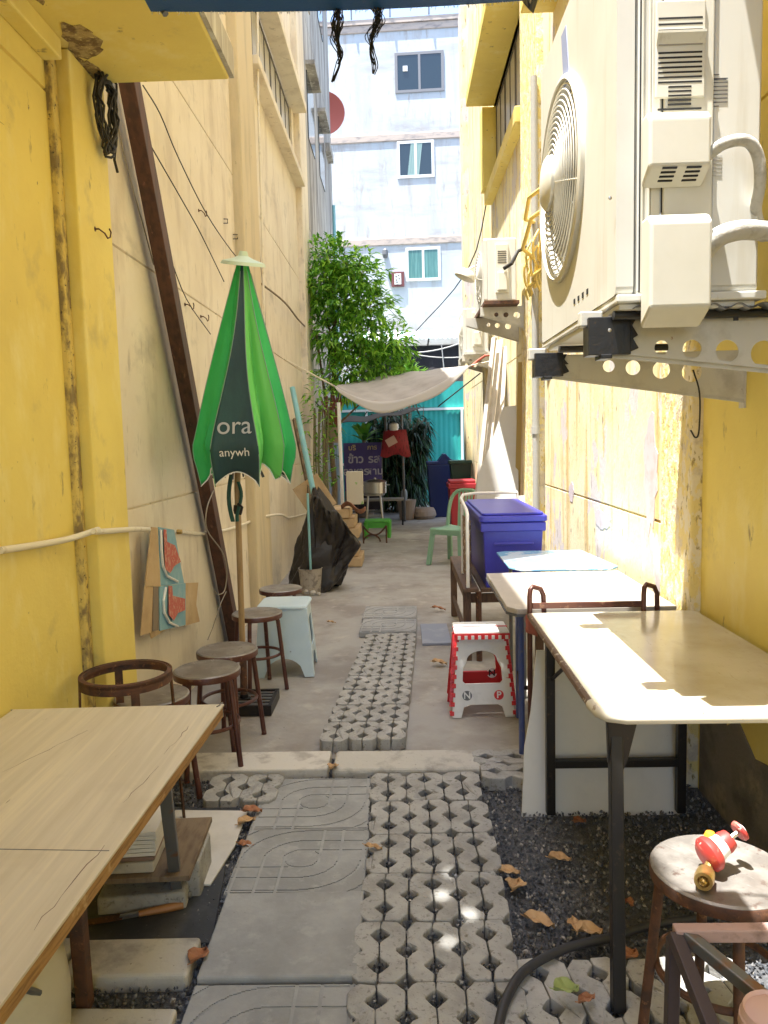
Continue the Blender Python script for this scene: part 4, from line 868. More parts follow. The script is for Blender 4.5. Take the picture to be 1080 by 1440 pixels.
bracket(10.2, 'drilled bracket under the near end of the farthest air conditioner', .84, 1.24, 2.55, 2.48, 2.36, [(.95, 2.48, .02), (1.07, 2.47, .025)])
bracket(10.85, 'drilled bracket under the far end of the farthest air conditioner', .84, 1.24, 2.55, 2.48, 2.36, [(.95, 2.48, .02), (1.07, 2.47, .025)])
# lamp shade
b = B(); c = Vector((0.761,8.600,3.249)); b.lathe([(.02, .05), (.07, .045), (.115, .0), (.118, -.04), (.10, -.05)], c, 20, T=Matrix.Rotation(R(25), 4, 'Y')); b.tube([c + Vector((.02, 0, .05)), c + Vector((.18, 0, .12)), (1.24, c.y, c.z + .14)], .012); tag(b.build('wall_lamp', acp, smooth=True), 'small pale wall lamp left of the middle air conditioner', 'lamp')
# yellow painted pipe tangle on the pilaster
yp = M('yellow painted pipe', (.66, .50, .14), .6, var=[(20, U, (.5, .4, .25), .55, .7)])
t = thing('pipe_bundle', 'tangle of yellow painted pipes and ropes on the right pilaster between the air conditioners', 'pipes', (1.15, 5.9, 2.6))
rr = random.Random(4)
for k in range(7):
    u0 = 725 + 6 * k; z0 = 3.1 - .05 * k
    p = Vector((1.14, 6.55 - .12 * k, 2.75 + .06 * rr.random()))
    b = B(); b.tube(sm([p + Vector((0, .30, -.10)), p + Vector((-.03, .2, -.04)), p, p + Vector((.0, -.5, .22)), p + Vector((.06, -1.0, .55)), p + Vector((.07, -1.3, .95))], 4), rr.uniform(.008, .018), 8); b.build('pipe', yp, t, smooth=True)
for k in range(9):
    y = 6.9 - .11 * k; b = B(); z = 3.05 + .12 * math.sin(k * 2.1); b.tube(sm([(1.17, y, z), (1.12, y - .02, z - .1), (1.13, y + .02, z - .22), (1.16, y, z - .30)], 3), .011, 6); b.build('rope_end', yp, t)
b = B(); b.tube([(1.17, 6.62, 3.25), (1.05, 6.4, 3.22), (1.03, 6.1, 3.30), (1.20, 5.9, 3.38)][:], .016, 8); b.tube([(1.17, 6.62, 2.95), (1.02, 6.35, 2.98), (1.03, 6.0, 3.12), (1.20, 5.8, 3.2)], .016, 8); b.build('loop', yp, t, smooth=True)

# ================================================================ LEFT WALL OBJECTS
t = thing('timber_beam', 'dark brown timber beam leaning against the beige wall beside the umbrella', 'beam', (-1.22, 5.2, 0))
b = B(); b.bar((-1.235, 5.50, .0), (-1.205, 3.60, 3.30), .10, .075, up=(1, 0, 0)); b.build('plank', beamm, t, bevel=.004)
b = B(); b.bar((-1.262, 5.60, .0), (-1.245, 3.70, 3.31), .05, .012, up=(1, 0, 0)); b.build('backing_strip', greysteel, t)
def condpts(): return [(-1.252,2.344,1.180), (-1.252,2.629,1.161), (-1.235,2.821,1.155), (-1.185, 2.95, 1.17), (-1.183,2.928,1.165), (-1.190,3.383,1.121), (-1.240,3.725,1.078), (-1.285,4.351,0.991), (-1.285,4.986,0.903), (-1.285,5.848,0.839), (-1.270,6.646,0.820), (-1.205,6.999,0.814), (-1.210,7.700,0.750), (-1.285,8.798,0.608), (-1.285,10.412,0.497)]
b = B(); b.tube(sm(condpts(), 4), .012, 10); b.tube([(-1.30, 3.2, -5)] * 2, .001) if False else None
tag(b.build('conduit', pvc, smooth=True), 'long cream conduit pipe running along the left wall', 'conduit')
# cardboard hung over the conduit
t = thing('cardboard_sheets', 'printed blue and red cardboard sheets hung over the conduit on the left wall', 'cardboard', (-1.24, 3.95, .6))
def quadpx(b, pts, mi=0): b.add(pts, [tuple(range(len(pts)))], mi); return b
b = B(); quadpx(b, [(-1.225,3.714,1.093), (-1.222,3.802,1.079), (-1.235,3.686,0.809), (-1.238,3.615,0.833)]); quadpx(b, [(-1.225,3.714,1.093), (-1.225,3.811,1.078), (-1.222,3.797,0.780), (-1.225,3.585,0.825)]); quadpx(b, [(-1.228,3.583,0.825), (-1.226,3.743,0.790), (-1.232,3.693,0.576), (-1.236,3.510,0.603)]); b.build('folded_flap', card, t, solid=.004)
dk = M('printed dark strip', (.22, .17, .12), .8); b = B(); quadpx(b, [(-1.224,3.694,0.800), (-1.224,3.770,0.785), (-1.226,3.740,0.571), (-1.226,3.654,0.586)]); b.build('dark_strip', dk, t, solid=.003)
bluec = M('printed blue card', (.22, .42, .52), .7, var=[(14, U, (.30, .48, .55), .5, .7)]); b = B(); quadpx(b, [(-1.228,3.832,1.079), (-1.228,4.095,1.033), (-1.240,4.272,0.707), (-1.234,3.812,0.781)]); quadpx(b, [(-1.230,3.788,0.782), (-1.236,4.273,0.707), (-1.240,4.245,0.472), (-1.238,3.787,0.556)])
pc = b.build('blue_print', bluec, t, solid=.004)
redc = M('printed red card', (.50, .11, .08), .7, var=[(60, (1, 1, 1), (.55, .30, .22), .5, .6)]); b = B()
quadpx(b, [(-1.222,3.890,1.061), (-1.222,3.937,1.052), (-1.222,3.938,0.989), (-1.222,4.072,0.951), (-1.222,4.165,0.847), (-1.222,4.043,0.844), (-1.222,3.962,0.819), (-1.222,3.883,0.856)])
quadpx(b, [(-1.222,3.924,0.759), (-1.222,3.984,0.747), (-1.222,3.988,0.693), (-1.222,4.211,0.630), (-1.222,4.200,0.568), (-1.222,4.064,0.583), (-1.222,3.981,0.560), (-1.222,3.902,0.613)]); b.build('red_print', redc, pc, solid=.0012)
b = B()
for (v0, v1, off) in ((742, 815, 0), (826, 882, 3)):
    pass
for pts in ([(-1.220,3.840,1.064), (-1.220,3.834,0.956), (-1.222,3.848,0.880), (-1.222,3.912,0.813), (-1.224,4.096,0.749)], [(-1.220,3.872,0.761), (-1.222,3.829,0.700), (-1.222,3.833,0.636), (-1.224,3.910,0.569), (-1.224,4.058,0.510)]): b.tube(pts, .007, 6)
b.build('white_swoosh', whitep, pc)
b = B(); quadpx(b, [(-1.246,4.307,0.701), (-1.243,4.583,0.652), (-1.241,4.505,0.533), (-1.240,4.561,0.415), (-1.244,4.258,0.464)]); b.build('plain_card', card, t, solid=.004); b = B(); quadpx(b, [(-1.246,3.652,0.597), (-1.246,3.904,0.530), (-1.246,3.676,0.545)]); b.build('plain_card', card, t, solid=.004)
b = B(); [b.box(*q) for q in ()]; c = Vector((-1.250,4.219,1.007)); b.lathe([(0, .03), (.012, .028), (.014, .01), (.014, 0)], c, 12, T=Matrix.Rotation(R(90), 4, 'Y')); tag(b.build('conduit_clip', brass), 'small brass fitting on the conduit beside the hung cardboard', 'fitting')
# cable coil
t = thing('cable_coil', 'coil of black cables hanging at the top of the left yellow pillar', 'cables', (-1.16, 3.2, 2.5)); rr = random.Random(8)
c = Vector((-1.160,3.238,2.837))
for k in range(9):
    b = B(); ry = .055 + .03 * rr.random(); rz_ = .13 + .04 * rr.random(); oy = rr.uniform(-.02, .02); oz = rr.uniform(-.02, .03)
    b.tube([(c.x + rr.uniform(-.012, .012) + .01 * math.sin(3 * a + k), c.y + oy + ry * math.cos(a) * (1 + .3 * math.sin(a)), c.z + oz + rz_ * math.sin(a)) for a in [2 * math.pi * i / 22 for i in range(22)]], .0055, 6, True); b.build('loop', wire, t, smooth=True)
b = B(); b.tube([c + Vector((0, .02, .1)), c + Vector((.0, .09, .10)), c + Vector((0, .10, -.05)), c + Vector((0, .06, -.16)), c + Vector((0, .09, -.20))], .006); b.tube([c + Vector((0, -.03, .12)), (c.x - .03, c.y - .02, 2.97)], .006); b.build('tail', wire, t, smooth=True)
# hooks
def hook(p, label, r=.018, m=None, d=1):
    p = Vector(p); b = B(); b.tube([p + Vector((-.03, 0, 0)), p, p + Vector((.012, .03, -.01)), p + Vector((.012, .06, -.022)), p + Vector((.012, .09, -.01)), p + Vector((.012, .10, .012)), p + Vector((.012, .085, .022))], .0035, 6); b.lathe([(0, .006), (.010, .004), (.011, 0)], p + Vector((-.018, 0, 0)), 8, T=Matrix.Rotation(R(90), 4, 'Y'))
    tag(b.build('hook', m or rust, smooth=True), label, 'hook')
hook((-1.185,3.146,2.360), 'rusty hook on the yellow pillar below the cable coil')
hook((-1.280,5.232,3.028), 'dark hook on the beige wall up left of the umbrella top')
hook((-1.280,4.783,2.343), 'small rusty hook on the beige wall left of the umbrella')
hook((-1.280,5.158,2.328), 'bent rusty hook on the beige wall just left of the umbrella')
b = B(); [b.tube([(-1.290,5.967,3.175), (-1.280,6.047,3.196), (-1.280,6.041,3.163), (-1.290,5.961,3.142)], .004, 5), b.tube([(-1.290,6.284,3.141), (-1.280,6.405,3.171), (-1.280,6.398,3.136), (-1.290,6.277,3.106)], .004, 5)]
tag(b.build('wall_staples', wire), 'two small wire staples in the beige wall above the umbrella', 'staples')
# wires on the left wall
def wirething(pts, r, m, label, cat='wire', name='wire'):
    b = B(); b.tube(sm(pts, 4), r, 6); return tag(b.build(name, m, smooth=True), label, cat)
wirething([(-1.270,4.089,3.321), (-1.260,4.331,3.279), (-1.260,4.646,3.167), (-1.260,5.283,3.023), (-1.270,6.081,2.971), (-1.260,6.578,2.955)], .0035, wire, 'thin dark wire from the slab down to the umbrella top on the beige wall')
wirething([(-1.270,4.168,3.053), (-1.260,4.782,2.916), (-1.260,5.121,2.843), (-1.270,5.782,2.676)], .0035, wire, 'thin dark wire below the first, running to the middle of the umbrella')
wirething([(-1.270,4.371,2.575), (-1.265,4.701,2.362), (-1.265,5.270,2.227)], .003, wire, 'short thin wire on the wall by the middle of the timber beam')
wirething([(-1.250,3.598,2.984), (-1.275,3.804,2.806), (-1.275,4.023,2.564), (-1.280,4.144,2.441)], .0035, wirew, 'thin pale wire left of the timber beam')
wirething([(-1.270,7.355,3.252), (-1.220,7.221,2.740), (-1.220,7.223,2.417)], .004, wirew, 'thin pale wire on the wall right of the umbrella top')
wirething([(-1.260,7.126,2.947), (-1.210,8.446,2.982), (-1.240,9.854,3.004), (-1.240,11.461,3.039)], .010, bark, 'dead vine stem on the wall between umbrella and tree', 'vine', 'vine_stem')
wirething([(-1.180,4.803,1.195), (-1.170,4.584,1.102), (-1.170,4.561,0.976), (-1.160,4.873,0.799), (-1.170,5.032,0.656), (-1.180,4.987,0.522), (-1.180,4.790,0.534), (-1.180,4.688,0.591)], .004, wirew, 'loose wire looped round the foot of the timber beam')
wirething([(-1.160,4.940,0.521), (-1.160,4.770,0.473), (-1.200,4.724,0.347), (-1.220,4.647,0.277)], .003, wirew, 'thin string trailing down beside the timber beam foot', 'string', 'string')
b = B(); b.tube([(-1.200,7.357,5.478), (-1.200,7.187,4.545), (-1.200,7.100,3.034), (-1.200,7.029,2.393)], .010, 8); tag(b.build('thin_pipe', pvc), 'thin upright pipe on the edge of the ochre pilaster', 'pipe')

# ================================================================ UMBRELLA
top = Vector((-0.821,4.220,2.489)); foot = Vector((-.915, 4.22, .07)); ax = Vector((top.x, top.y, 0))
t = thing('parasol', 'closed green and dark teal parasol on a wooden pole by the left wall', 'umbrella', (foot.x, foot.y, 0))
B().tube([foot + Vector((0, 0, 0)), (foot.x + .012, 4.22, 1.25), (top.x, 4.22, 2.45)], .017, 12).build('pole', M('tan wooden pole', (.36, .24, .11), .6, var=[(10, (3, 3, .4), (.25, .16, .07), .5, .7)]), t, smooth=True)
B().tube([foot + Vector((0, 0, -.06)), (foot.x + .003, 4.22, .34)], .021, 12).build('socket', rust, t)
ztop, zbot = top.z - .03, 1.315
ribs = [-118, -68, -40, -12, 30, 90, 150, 200]   # degrees round the axis; camera looks from -90
cols = [2, 1, 0, 2, 0, 0, 0, 0]
vd = [.02, .34, .30, .30, .3, .3, .3, .34]
R0 = lambda s: .028 + .315 * s ** 1.02 if s < .86 else (.028 + .315 * .86 ** 1.02) - .9 * (s - .86) ** 1.6
def canopy(u, v):
    q = u * 8; k = int(min(7, q)); f = q - k
    ra = lambda i: ribs[i] + {0: 20, 1: -10, 2: -6}.get(i, 0) * (1 - v) + 3 * math.sin(6 * v + 2 * i)
    a0 = ra(k); a1 = ra((k + 1) % 8) + (360 if k == 7 else 0)
    r = R0(v); rk = (1.0, .98, 1.03, .95, 1, 1, .97, 1.02)
    p0 = Vector((math.cos(R(a0)), math.sin(R(a0)))) * r * rk[k] * (1 + .05 * math.sin(3 * v + 2 * k) * (k > 1)); p1 = Vector((math.cos(R(a1)), math.sin(R(a1)))) * r * rk[(k + 1) % 8] * (1 + .05 * math.sin(3 * v + 2 * ((k + 1) % 8)) * (1 < (k + 1) % 8))
    p = p0.lerp(p1, f); w_ = math.sin(math.pi * f); p = p * (1 + (.055 * math.sin(9 * f + 5 * v + k) * math.sin(7 * v + k * 2) * w_ if k else 0) - vd[k] * w_ * (.3 + .7 * v) - (.10 * v * math.sin(f * 13 + k) * w_ if vd[k] > .1 else 0))
    z = ztop + (zbot - ztop) * v + (.075 * w_ * v ** 6 * (1 if k % 3 else .35)) + (-.03 * (1 - w_) * v ** 8 * (1 + .8 * math.sin(5 * a0)))
    cxx = top.x + (foot.x + .03 - top.x) * v + .04 * v
    return (cxx + p.x, 4.22 + p.y, z)
b = B(); b.grid(canopy, 8 * 12, 44, mf=lambda u, v: cols[int(u * 8)]); can = b.build('canopy', [green, lgreen, teald], t, smooth=True, solid=.002)
b = B(); b.tube([canopy(i / 96, 1.0) for i in range(96)], .0035, 5, True); b.build('hem_trim', whitef, can)
for k in range(8):
    b = B(); b.tube([Vector(canopy((k + .002) / 8, v / 20)) for v in range(1, 21)], .0025, 5); b.build('seam_piping', M('grey green piping', (.18, .30, .24), .6) if k == 0 else MATS['grey green piping'], can)
# lettering on the dark panel
def on_panel(txt, size, s, mat, dx=0):
    A0 = Vector(canopy(.0001, s)); A1 = Vector(canopy(.1249, s)); U0 = Vector(canopy(.0625, s - .05)); D0 = Vector(canopy(.0625, s + .05)); 
    mid = Vector(canopy(.0625, s)); xax = (A1 - A0); yax = (U0 - D0); T = frame(mid, xax, yax); T.translation = mid + (T.to_3x3() @ Vector((dx, 0, .006)))
    b = B(); addT(b, text_mesh(txt, size, .001, .0), T); b.build('lettering', mat, can)
on_panel('ora', .135, .775, M('grey lettering', (.45, .47, .50), .6)); on_panel('anywh', .062, .90, whitef, .0)
b = B(); A = [Vector(canopy(.26 + .02 * k / 4, .70 + .03 * k)) for k in range(5)]; b.tube([q + (q - Vector((top.x, 4.22, q.z))).normalized() * .002 for q in A], .006, 6); b.build('logo_mark', M('pale teal print', (.25, .60, .55), .6), can)
b = B(); hub = Vector((top.x, 4.22, ztop)); Tc = Matrix.Rotation(R(7), 4, 'Y') @ Matrix.Rotation(R(12), 4, 'X')
b.lathe([(0, .055), (.02, .055), (.028, .03), (.05, .018), (.112, .0), (.120, -.018), (.108, -.012), (.03, .004), (0, .01)], hub, 28, T=Tc, wob=.06); b.build('top_cap', M('pale green cap', (.55, .68, .55), .5), t, smooth=True)
b = B(); [b.bar((foot.x + .02, 4.22, 1.62), (foot.x + .02 + .14 * math.cos(a), 4.22 + .14 * math.sin(a), 1.30), .008, .014) for a in [R(45 * k) for k in range(8)]]; b.build('rib_struts', greysteel, t)
b = B(); b.grid(lambda u, v: (foot.x - .012 - .02 * math.sin(v * 3) + .012 * math.cos(u * 6.28), 4.195 + .012 * math.sin(u * 6.28), 1.32 - .26 * v), 8, 8); b.grid(lambda u, v: (foot.x + .022 + .015 * math.sin(v * 5) + .010 * math.cos(u * 6.28), 4.20 + .010 * math.sin(u * 6.28), 1.28 - .22 * v), 8, 8); b.build('tie_strap', M('dark green strap', (.01, .07, .05), .6), t, smooth=True)
b = B(); b.tube([(foot.x + .02, 4.18, 1.16), (foot.x + .045, 4.17, 1.14), (foot.x + .03, 4.18, 1.10)], .008); b.lathe([(.022, 0), (.026, .02), (.022, .05)], (foot.x + .01, 4.22, 1.10), 12); b.build('clamp', blackm, t)
t = thing('parasol_stand', 'black slatted metal tray weighing down the closed parasol', 'base', (-.87, 4.2, 0))
b = B(); b.box(-1.03, -.735, 4.06, 4.08, .0, .06); b.box(-1.03, -.735, 4.33, 4.35, .0, .06); b.box(-1.03, -1.01, 4.08, 4.33, 0, .06); b.box(-.755, -.735, 4.08, 4.33, 0, .06); b.build('rim', blackm, t, bevel=.003)
b = B(); [b.box(-1.01, -.755, 4.105 + k * .05, 4.125 + k * .05, .035, .050) for k in range(5)]; b.build('slats', greysteel, t)
b = B(); b.lathe([(.04, .035), (.04, .052), (.024, .055), (.024, .0751)], (foot.x, foot.y, 0), 16); b.build('socket_plate', blackm, t)

# ================================================================ TREE AND PLANTS
def leafmesh(b, p, L, W, d, droop, mi):
    d = Vector(d).normalized(); s = d.cross(Vector((0, 0, 1)))
    if s.length < .1: s = Vector((1, 0, 0))
    s.normalize(); up = s.cross(d); q1 = p + d * L * .45 + up * W * .15; q2 = p + d * L + Vector((0, 0, -droop * L))
    b.add([p, q1 + s * W / 2, q1 - up * W * .25, q1 - s * W / 2, q2], [(0, 1, 2), (0, 2, 3), (1, 4, 2), (2, 4, 3)], mi)
def pick(r): return 0 if r < .3 else (1 if r < .75 else 2)
rt = random.Random(21)
t = thing('leafy_tree', 'bushy green tree growing along the left wall at the far end of the alley', 'tree', (-.98, 11.3, 0))
b = B(); trunk = [(-1.0, 11.3, 0), (-.97, 11.28, .8), (-1.02, 11.3, 1.6), (-.93, 11.25, 2.4), (-.90, 11.3, 3.2), (-.95, 11.2, 4.0)]
b.tube(trunk, [.045, .04, .036, .03, .024, .01], 8); b.tube([(-1.08, 11.1, 0), (-1.10, 11.1, 1.0), (-1.05, 11.15, 2.0), (-1.15, 11.1, 3.0)], [.03, .028, .022, .012], 8)
b.build('trunk', bark, t, smooth=True)
lob = [((-.95, 11.2, 4.05), .38), ((-.75, 11.2, 3.95), .40), ((-.50, 11.1, 3.75), .38), ((-1.12, 11.1, 3.65), .40), ((-.80, 11.2, 3.45), .48), ((-.38, 11.1, 3.35), .40), ((-.95, 11.1, 3.0), .45), ((-.50, 11.1, 2.95), .48), ((-.10, 11.1, 2.85), .36), ((-.30, 11.1, 2.50), .42), ((-.75, 11.1, 2.45), .42), ((.02, 11.1, 2.35), .28)]
b = B(); br = []
for c, r in lob:
    c = Vector(c); a = Vector((-.95, 11.25, min(3.4, max(1.2, c.z - .7)))); br.append((a, c)); b.tube([a, a.lerp(c, .5) + Vector((0, 0, .08)), c], [.016, .012, .006], 5)
    for k in range(4):
        d = Vector((rt.uniform(-1, 1), rt.uniform(-1, 1), rt.uniform(-.6, 1))).normalized(); b.tube([c, c + d * r * .6, c + d * r * .95 + Vector((0, 0, -.05))], [.006, .004, .002], 4)
b.build('branches', bark, t)
b = B()
for c, r in lob:
    r *= .93; n = int(1000 * r * r); c = Vector(c)
    for k in range(n):
        d = Vector((rt.gauss(0, 1), rt.gauss(0, 1), rt.gauss(0, 1))).normalized(); q = c + d * r * (rt.random() ** .45) * rt.uniform(.7, 1.25)
        if q.x < -1.20: q.x = -1.20 + rt.random() * .05
        for m_ in range(3):
            dd = d + Vector((rt.uniform(-.9, .9), rt.uniform(-.9, .9), rt.uniform(-.7, .5))); leafmesh(b, q + Vector((rt.uniform(-.03, .03), rt.uniform(-.03, .03), rt.uniform(-.03, .03))), rt.uniform(.10, .17), rt.uniform(.038, .06), dd, .3, pick(rt.random()))
for k in range(45):   # loose twigs at the top and right edge
    p = Vector((rt.uniform(-.5, .12), 11.1, rt.uniform(3.0, 4.1)))
    if p.x > -.5 + (4.2 - p.z) * .42 or rt.random() < .4: continue
    for m_ in range(6): leafmesh(b, p + Vector((.04 * m_, 0, .01 * m_)), .11, .035, (1, rt.uniform(-.5, .5), rt.uniform(-.4, .6)), .3, pick(rt.random()))
b.build('crown', leafs, t)

def rosette(b, c, n, L, W, rs, lift=(.2, 1.2), mi=None):
    for k in range(n):
        a = rs.uniform(0, 6.283); e = rs.uniform(*lift); d = Vector((math.cos(a) * math.cos(e), math.sin(a) * math.cos(e), math.sin(e)))
        P = [Vector(c) + d * L * q + Vector((0, 0, -.35 * L * q * q)) for q in (0, .35, .7, 1)]; s = d.cross(Vector((0, 0, 1))).normalized() * W / 2
        w_ = [.35, 1, .8, 0]; vs = []
        for q, ww in zip(P, w_): vs += [q - s * ww, q + s * ww]
        b.add(vs, [(0, 1, 3, 2), (2, 3, 5, 4), (4, 5, 7, 6)], pick(rs.random()) if mi is None else mi)
b = B(); rs = random.Random(3)
t = thing('dracaena', 'light green spiky plant standing above the grey awning behind the tree', 'plant', (.0, 16.5, 0))
B().tube([(.15, 16.5, 0), (.2, 16.5, 1.6), (.25, 16.5, 2.75)], .03, 8).build('stem', bark, t); 
for c in ((.25, 16.5, 2.85), (.0, 16.5, 2.7), (.42, 16.45, 2.7), (.1, 16.4, 2.55)): rosette(b, c, 50, .48, .07, rs, (-.2, 1.3), 2)
b.build('leaves', leafs, t)
t = thing('bamboo_palm', 'dense bamboo palm with shade-darkened leaves standing before the teal hoarding', 'palm', (.12, 15.6, 0)); b = B(); bs = B()
for k in range(46):
    x = rs.uniform(-.42, .50); y = 15.6 + rs.uniform(-.35, .35); h = rs.uniform(1.3, 2.2); lean = rs.uniform(-.2, .3); bs.tube([(x, y, 0), (x + lean * .5, y, h * .6), (x + lean, y, h)], [.012, .01, .005], 5)
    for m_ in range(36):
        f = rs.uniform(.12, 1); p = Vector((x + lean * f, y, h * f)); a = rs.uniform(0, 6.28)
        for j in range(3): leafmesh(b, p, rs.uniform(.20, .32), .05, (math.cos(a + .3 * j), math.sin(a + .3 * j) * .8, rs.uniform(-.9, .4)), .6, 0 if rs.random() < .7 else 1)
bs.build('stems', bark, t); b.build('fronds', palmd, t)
b = B(); b.lathe([(.22, 0), (.30, .25), (.32, .30), (.28, .31), (0, .30)], (.12, 15.6, 0), 24); tag(b.build('plant_pot', terra), 'clay pot of the bamboo palm', 'pot')
t = thing('agave_plant', 'green plant with broad pointed leaves above the purple banner', 'plant', (-.70, 14.6, 0)); b = B(); rosette(b, (-.68, 14.6, 1.45), 40, .58, .10, rs, (.25, 1.3)); b.build('leaves', leafs, t); B().tube([(-.68, 14.6, .3), (-.68, 14.6, 1.52)], .035, 8).build('stem', bark, t)
b = B(); b.lathe([(.15, 0), (.20, .25), (.21, .30), (.18, .3), (0, .29)], (-.68, 14.6, 0), 20); tag(b.build('plant_pot', terra), 'clay pot behind the purple banner holding the pointed plant', 'pot')
# hanging / climbing plants by the left wall
t = thing('hanging_plant', 'hanging clay pot with red brown trailing roots under the tree by the white pole', 'plant', (-.82, 10.2, 1.5)); c = Vector((-0.884,10.200,1.550))
B().lathe([(.07, -.10), (.12, .05), (.13, .10), (.10, .10), (0, .09)], c, 18).build('pot', terra, t); b = B()
for k in range(26): a = rs.uniform(0, 6.28); q = c + Vector((.09 * math.cos(a), .09 * math.sin(a), .12)); b.tube([q, q + Vector((rs.uniform(-.03, .03), 0, .15)), q + Vector((rs.uniform(-.05, .05), 0, rs.uniform(.25, .42)))], .007, 4)
b.build('red_stems', M('red brown stem', (.22, .07, .05), .7), t); b = B(); rosette(b, c + Vector((0, 0, .15)), 26, .24, .035, rs, (-.8, .9)); b.build('leaves', leafs, t); B().tube([c + Vector((0, 0, .1)), c + Vector((-.02, .05, 1.0))], .005, 4).build('hanger', wire, t)
t = thing('climbing_plant', 'thin potted shrub climbing the left wall beside the white pole', 'plant', (-1.0, 10.0, 0)); b = B()
for k in range(7): x = -1.12 + .03 * k; b.tube(wig([(x, 9.9 + .05 * k, 0), (x + .02, 9.9, .6), (x - .01, 9.95, 1.2), (x + .03, 9.9, 1.9)], .02, k), .011, 5)
b.build('stems', M('pale green stem', (.20, .19, .09), .7), t); b = B()
for k in range(260):
    p = Vector((rs.uniform(-1.22, -.80), rs.uniform(9.8, 10.1), rs.uniform(.9, 2.4) ** 1)); a = rs.uniform(0, 6.28); leafmesh(b, p, .10, .04, (math.cos(a), math.sin(a), rs.uniform(-.6, .5)), .3, pick(rs.random()))
b.build('leaves', leafs, t)

# ================================================================ AWNINGS AND FAR END
A = Vector((-0.795,9.600,2.151)); Bp = Vector((0.867,9.300,2.331))
t = thing('cloth_awning', 'grey and white cloth sheet sagging across the alley between the walls', 'awning', ((A.x + Bp.x) / 2, 9.8, 2.0))
def aw(u, v):
    p = A.lerp(Bp, u); s = math.sin(math.pi * u ** .85)
    return (p.x + .03 * math.sin(v * 9), p.y + .10 * v + 1.3 * v, p.z - .30 * s * (1 - .62 * v) + .12 * v + .14 * v * s + .012 * math.sin(u * 25 + v * 6) * s)
b = B(); b.grid(aw, 40, 16, mf=lambda u, v: 0); b.build('sheet', awn, t, solid=.003, smooth=True)
b = B(); b.grid(lambda u, v: (A.x + (Bp.x - A.x) * u, A.y + (Bp.y - A.y) * u - .02, A.lerp(Bp, u).z - .30 * math.sin(math.pi * u ** .85) + .015 - (.02 + .11 * math.sin(math.pi * u) ** .5) * v + .02 * v * math.sin(u * 14)), 40, 4); b.build('white_valance', M('off white cloth', (.62, .60, .58), .85), t, solid=.002, smooth=True)
b = B(); b.tube([A, (-1.300,8.909,2.425)], .010, 6); b.build('guy_rope', pvc, t); b = B(); b.tube([Bp, (1.20, 9.25, Bp.z + .06)], .006, 5); b.build('guy_rope', pvc, t)
b = B(); b.tube(wig([Bp, Bp + Vector((.08, 0, .04)), Bp + Vector((.16, -.1, .10)), (1.22, 9.1, Bp.z + .12)], .01, 2), .014, 6); b.build('red_knot', M('faded red cloth', (.55, .14, .10), .8), t)
t = thing('cloth_awning', 'dark cloth awning hanging below the pale one over the far end', 'awning', (-.2, 12, 1.9))
def aw2(u, v): return (-.95 + 1.55 * u - .15 * v, 11.9 + 3.3 * v, 1.80 + .10 * math.sin(u * 3) + .16 * u - .12 * math.sin(math.pi * u) + .12 * v + .02 * math.sin(u * 17) - .08 * (1 - v) * (1 - u))  # stretched far back to block sky light over the alley end
b = B(); b.grid(aw2, 30, 12); b.build('sheet', awnd, t, solid=.003, smooth=True)
b = B(); b.tube([aw2(1, 0), (1.22, 11.6, 2.42)], .010, 5); b.build('guy_rope', wire, t); b = B(); b.tube([aw2(0, 0), (-1.29, 11.6, 2.1)], .008, 5); b.build('guy_rope', wire, t)
wirething([(-.35, 17, 3.0), (.3, 14, 3.35), (1.0, 11, 3.8), (1.2, 9.95, 4.6)], .008, wire, 'long dark wire slanting from the far tree to the right wall')
wirething([(-1.250,10.852,3.636), (-.3, 13, 3.75), (.1, 20, 4.4)], .006, wire, 'thin wire crossing the alley end behind the tree')
b = B(); b.tube([(-0.741,9.500,1.944), (-0.964,12.610,0.000) if False else (-.72, 9.5, 0)], .022, 10); tag(b.build('white_pole', whitep), 'upright white pole carrying the left corner of the pale awning', 'pole')

t = thing('banner', 'purple printed banner with pale lettering leaning at the alley end', 'banner', (-.70, 13.9, .3))
x0, x1, zb_, zt_ = -1.02, -.32, .55, 1.42
b = B(); b.grid(lambda u, v: (x0 + (x1 - x0) * u, 13.9 + .02 * math.sin(u * 7), zb_ + (zt_ - zb_) * v), 12, 4); b.build('sheet', M('purple banner', (.09, .07, .26), .6, var=[(3, U, (.05, .04, .16), .5, .7)]), t, solid=.004)
yl = M('pale yellow print', (.62, .50, .24), .6); lt = M('lilac print', (.50, .48, .60), .6)
def put(txt, size, x, z, m_, bold=.002): b = B(); addT(b, text_mesh(txt, size, .002, bold), frame((x, 13.865, z), (1, 0, 0), (0, 0, 1))); b.build('lettering', m_, t)
put('\u0e1a\u0e23\u0e34', .13, -.86, 1.33, yl); put('\u0e01\u0e32\u0e23', .12, -.50, 1.33, yl); put('\u0e02\u0e49\u0e32\u0e27', .20, -.80, 1.12, lt, .005); put('\u0e23\u0e2a', .20, -.47, 1.12, lt, .005); put('\u0e2d\u0e32\u0e2b\u0e32\u0e23', .19, -.80, .90, lt, .004); put('\u0e15\u0e32\u0e21', .18, -.46, .90, lt, .004)
b = B(); b.box(x0, x0 + .03, 13.91, 13.94, 0, 1.42); b.box(x1 - .03, x1, 13.91, 13.94, 0, 1.42); b.box(x0, x1, 13.905, 13.93, .15, .19); b.build('frame', greysteel, t)
b = B(); b.box(-1.0, -.34, 13.95, 13.99, .2, .60); tag(b.build('dark_board', M('dark plank', (.03, .025, .035), .8)), 'dark board standing behind the purple banner', 'board')

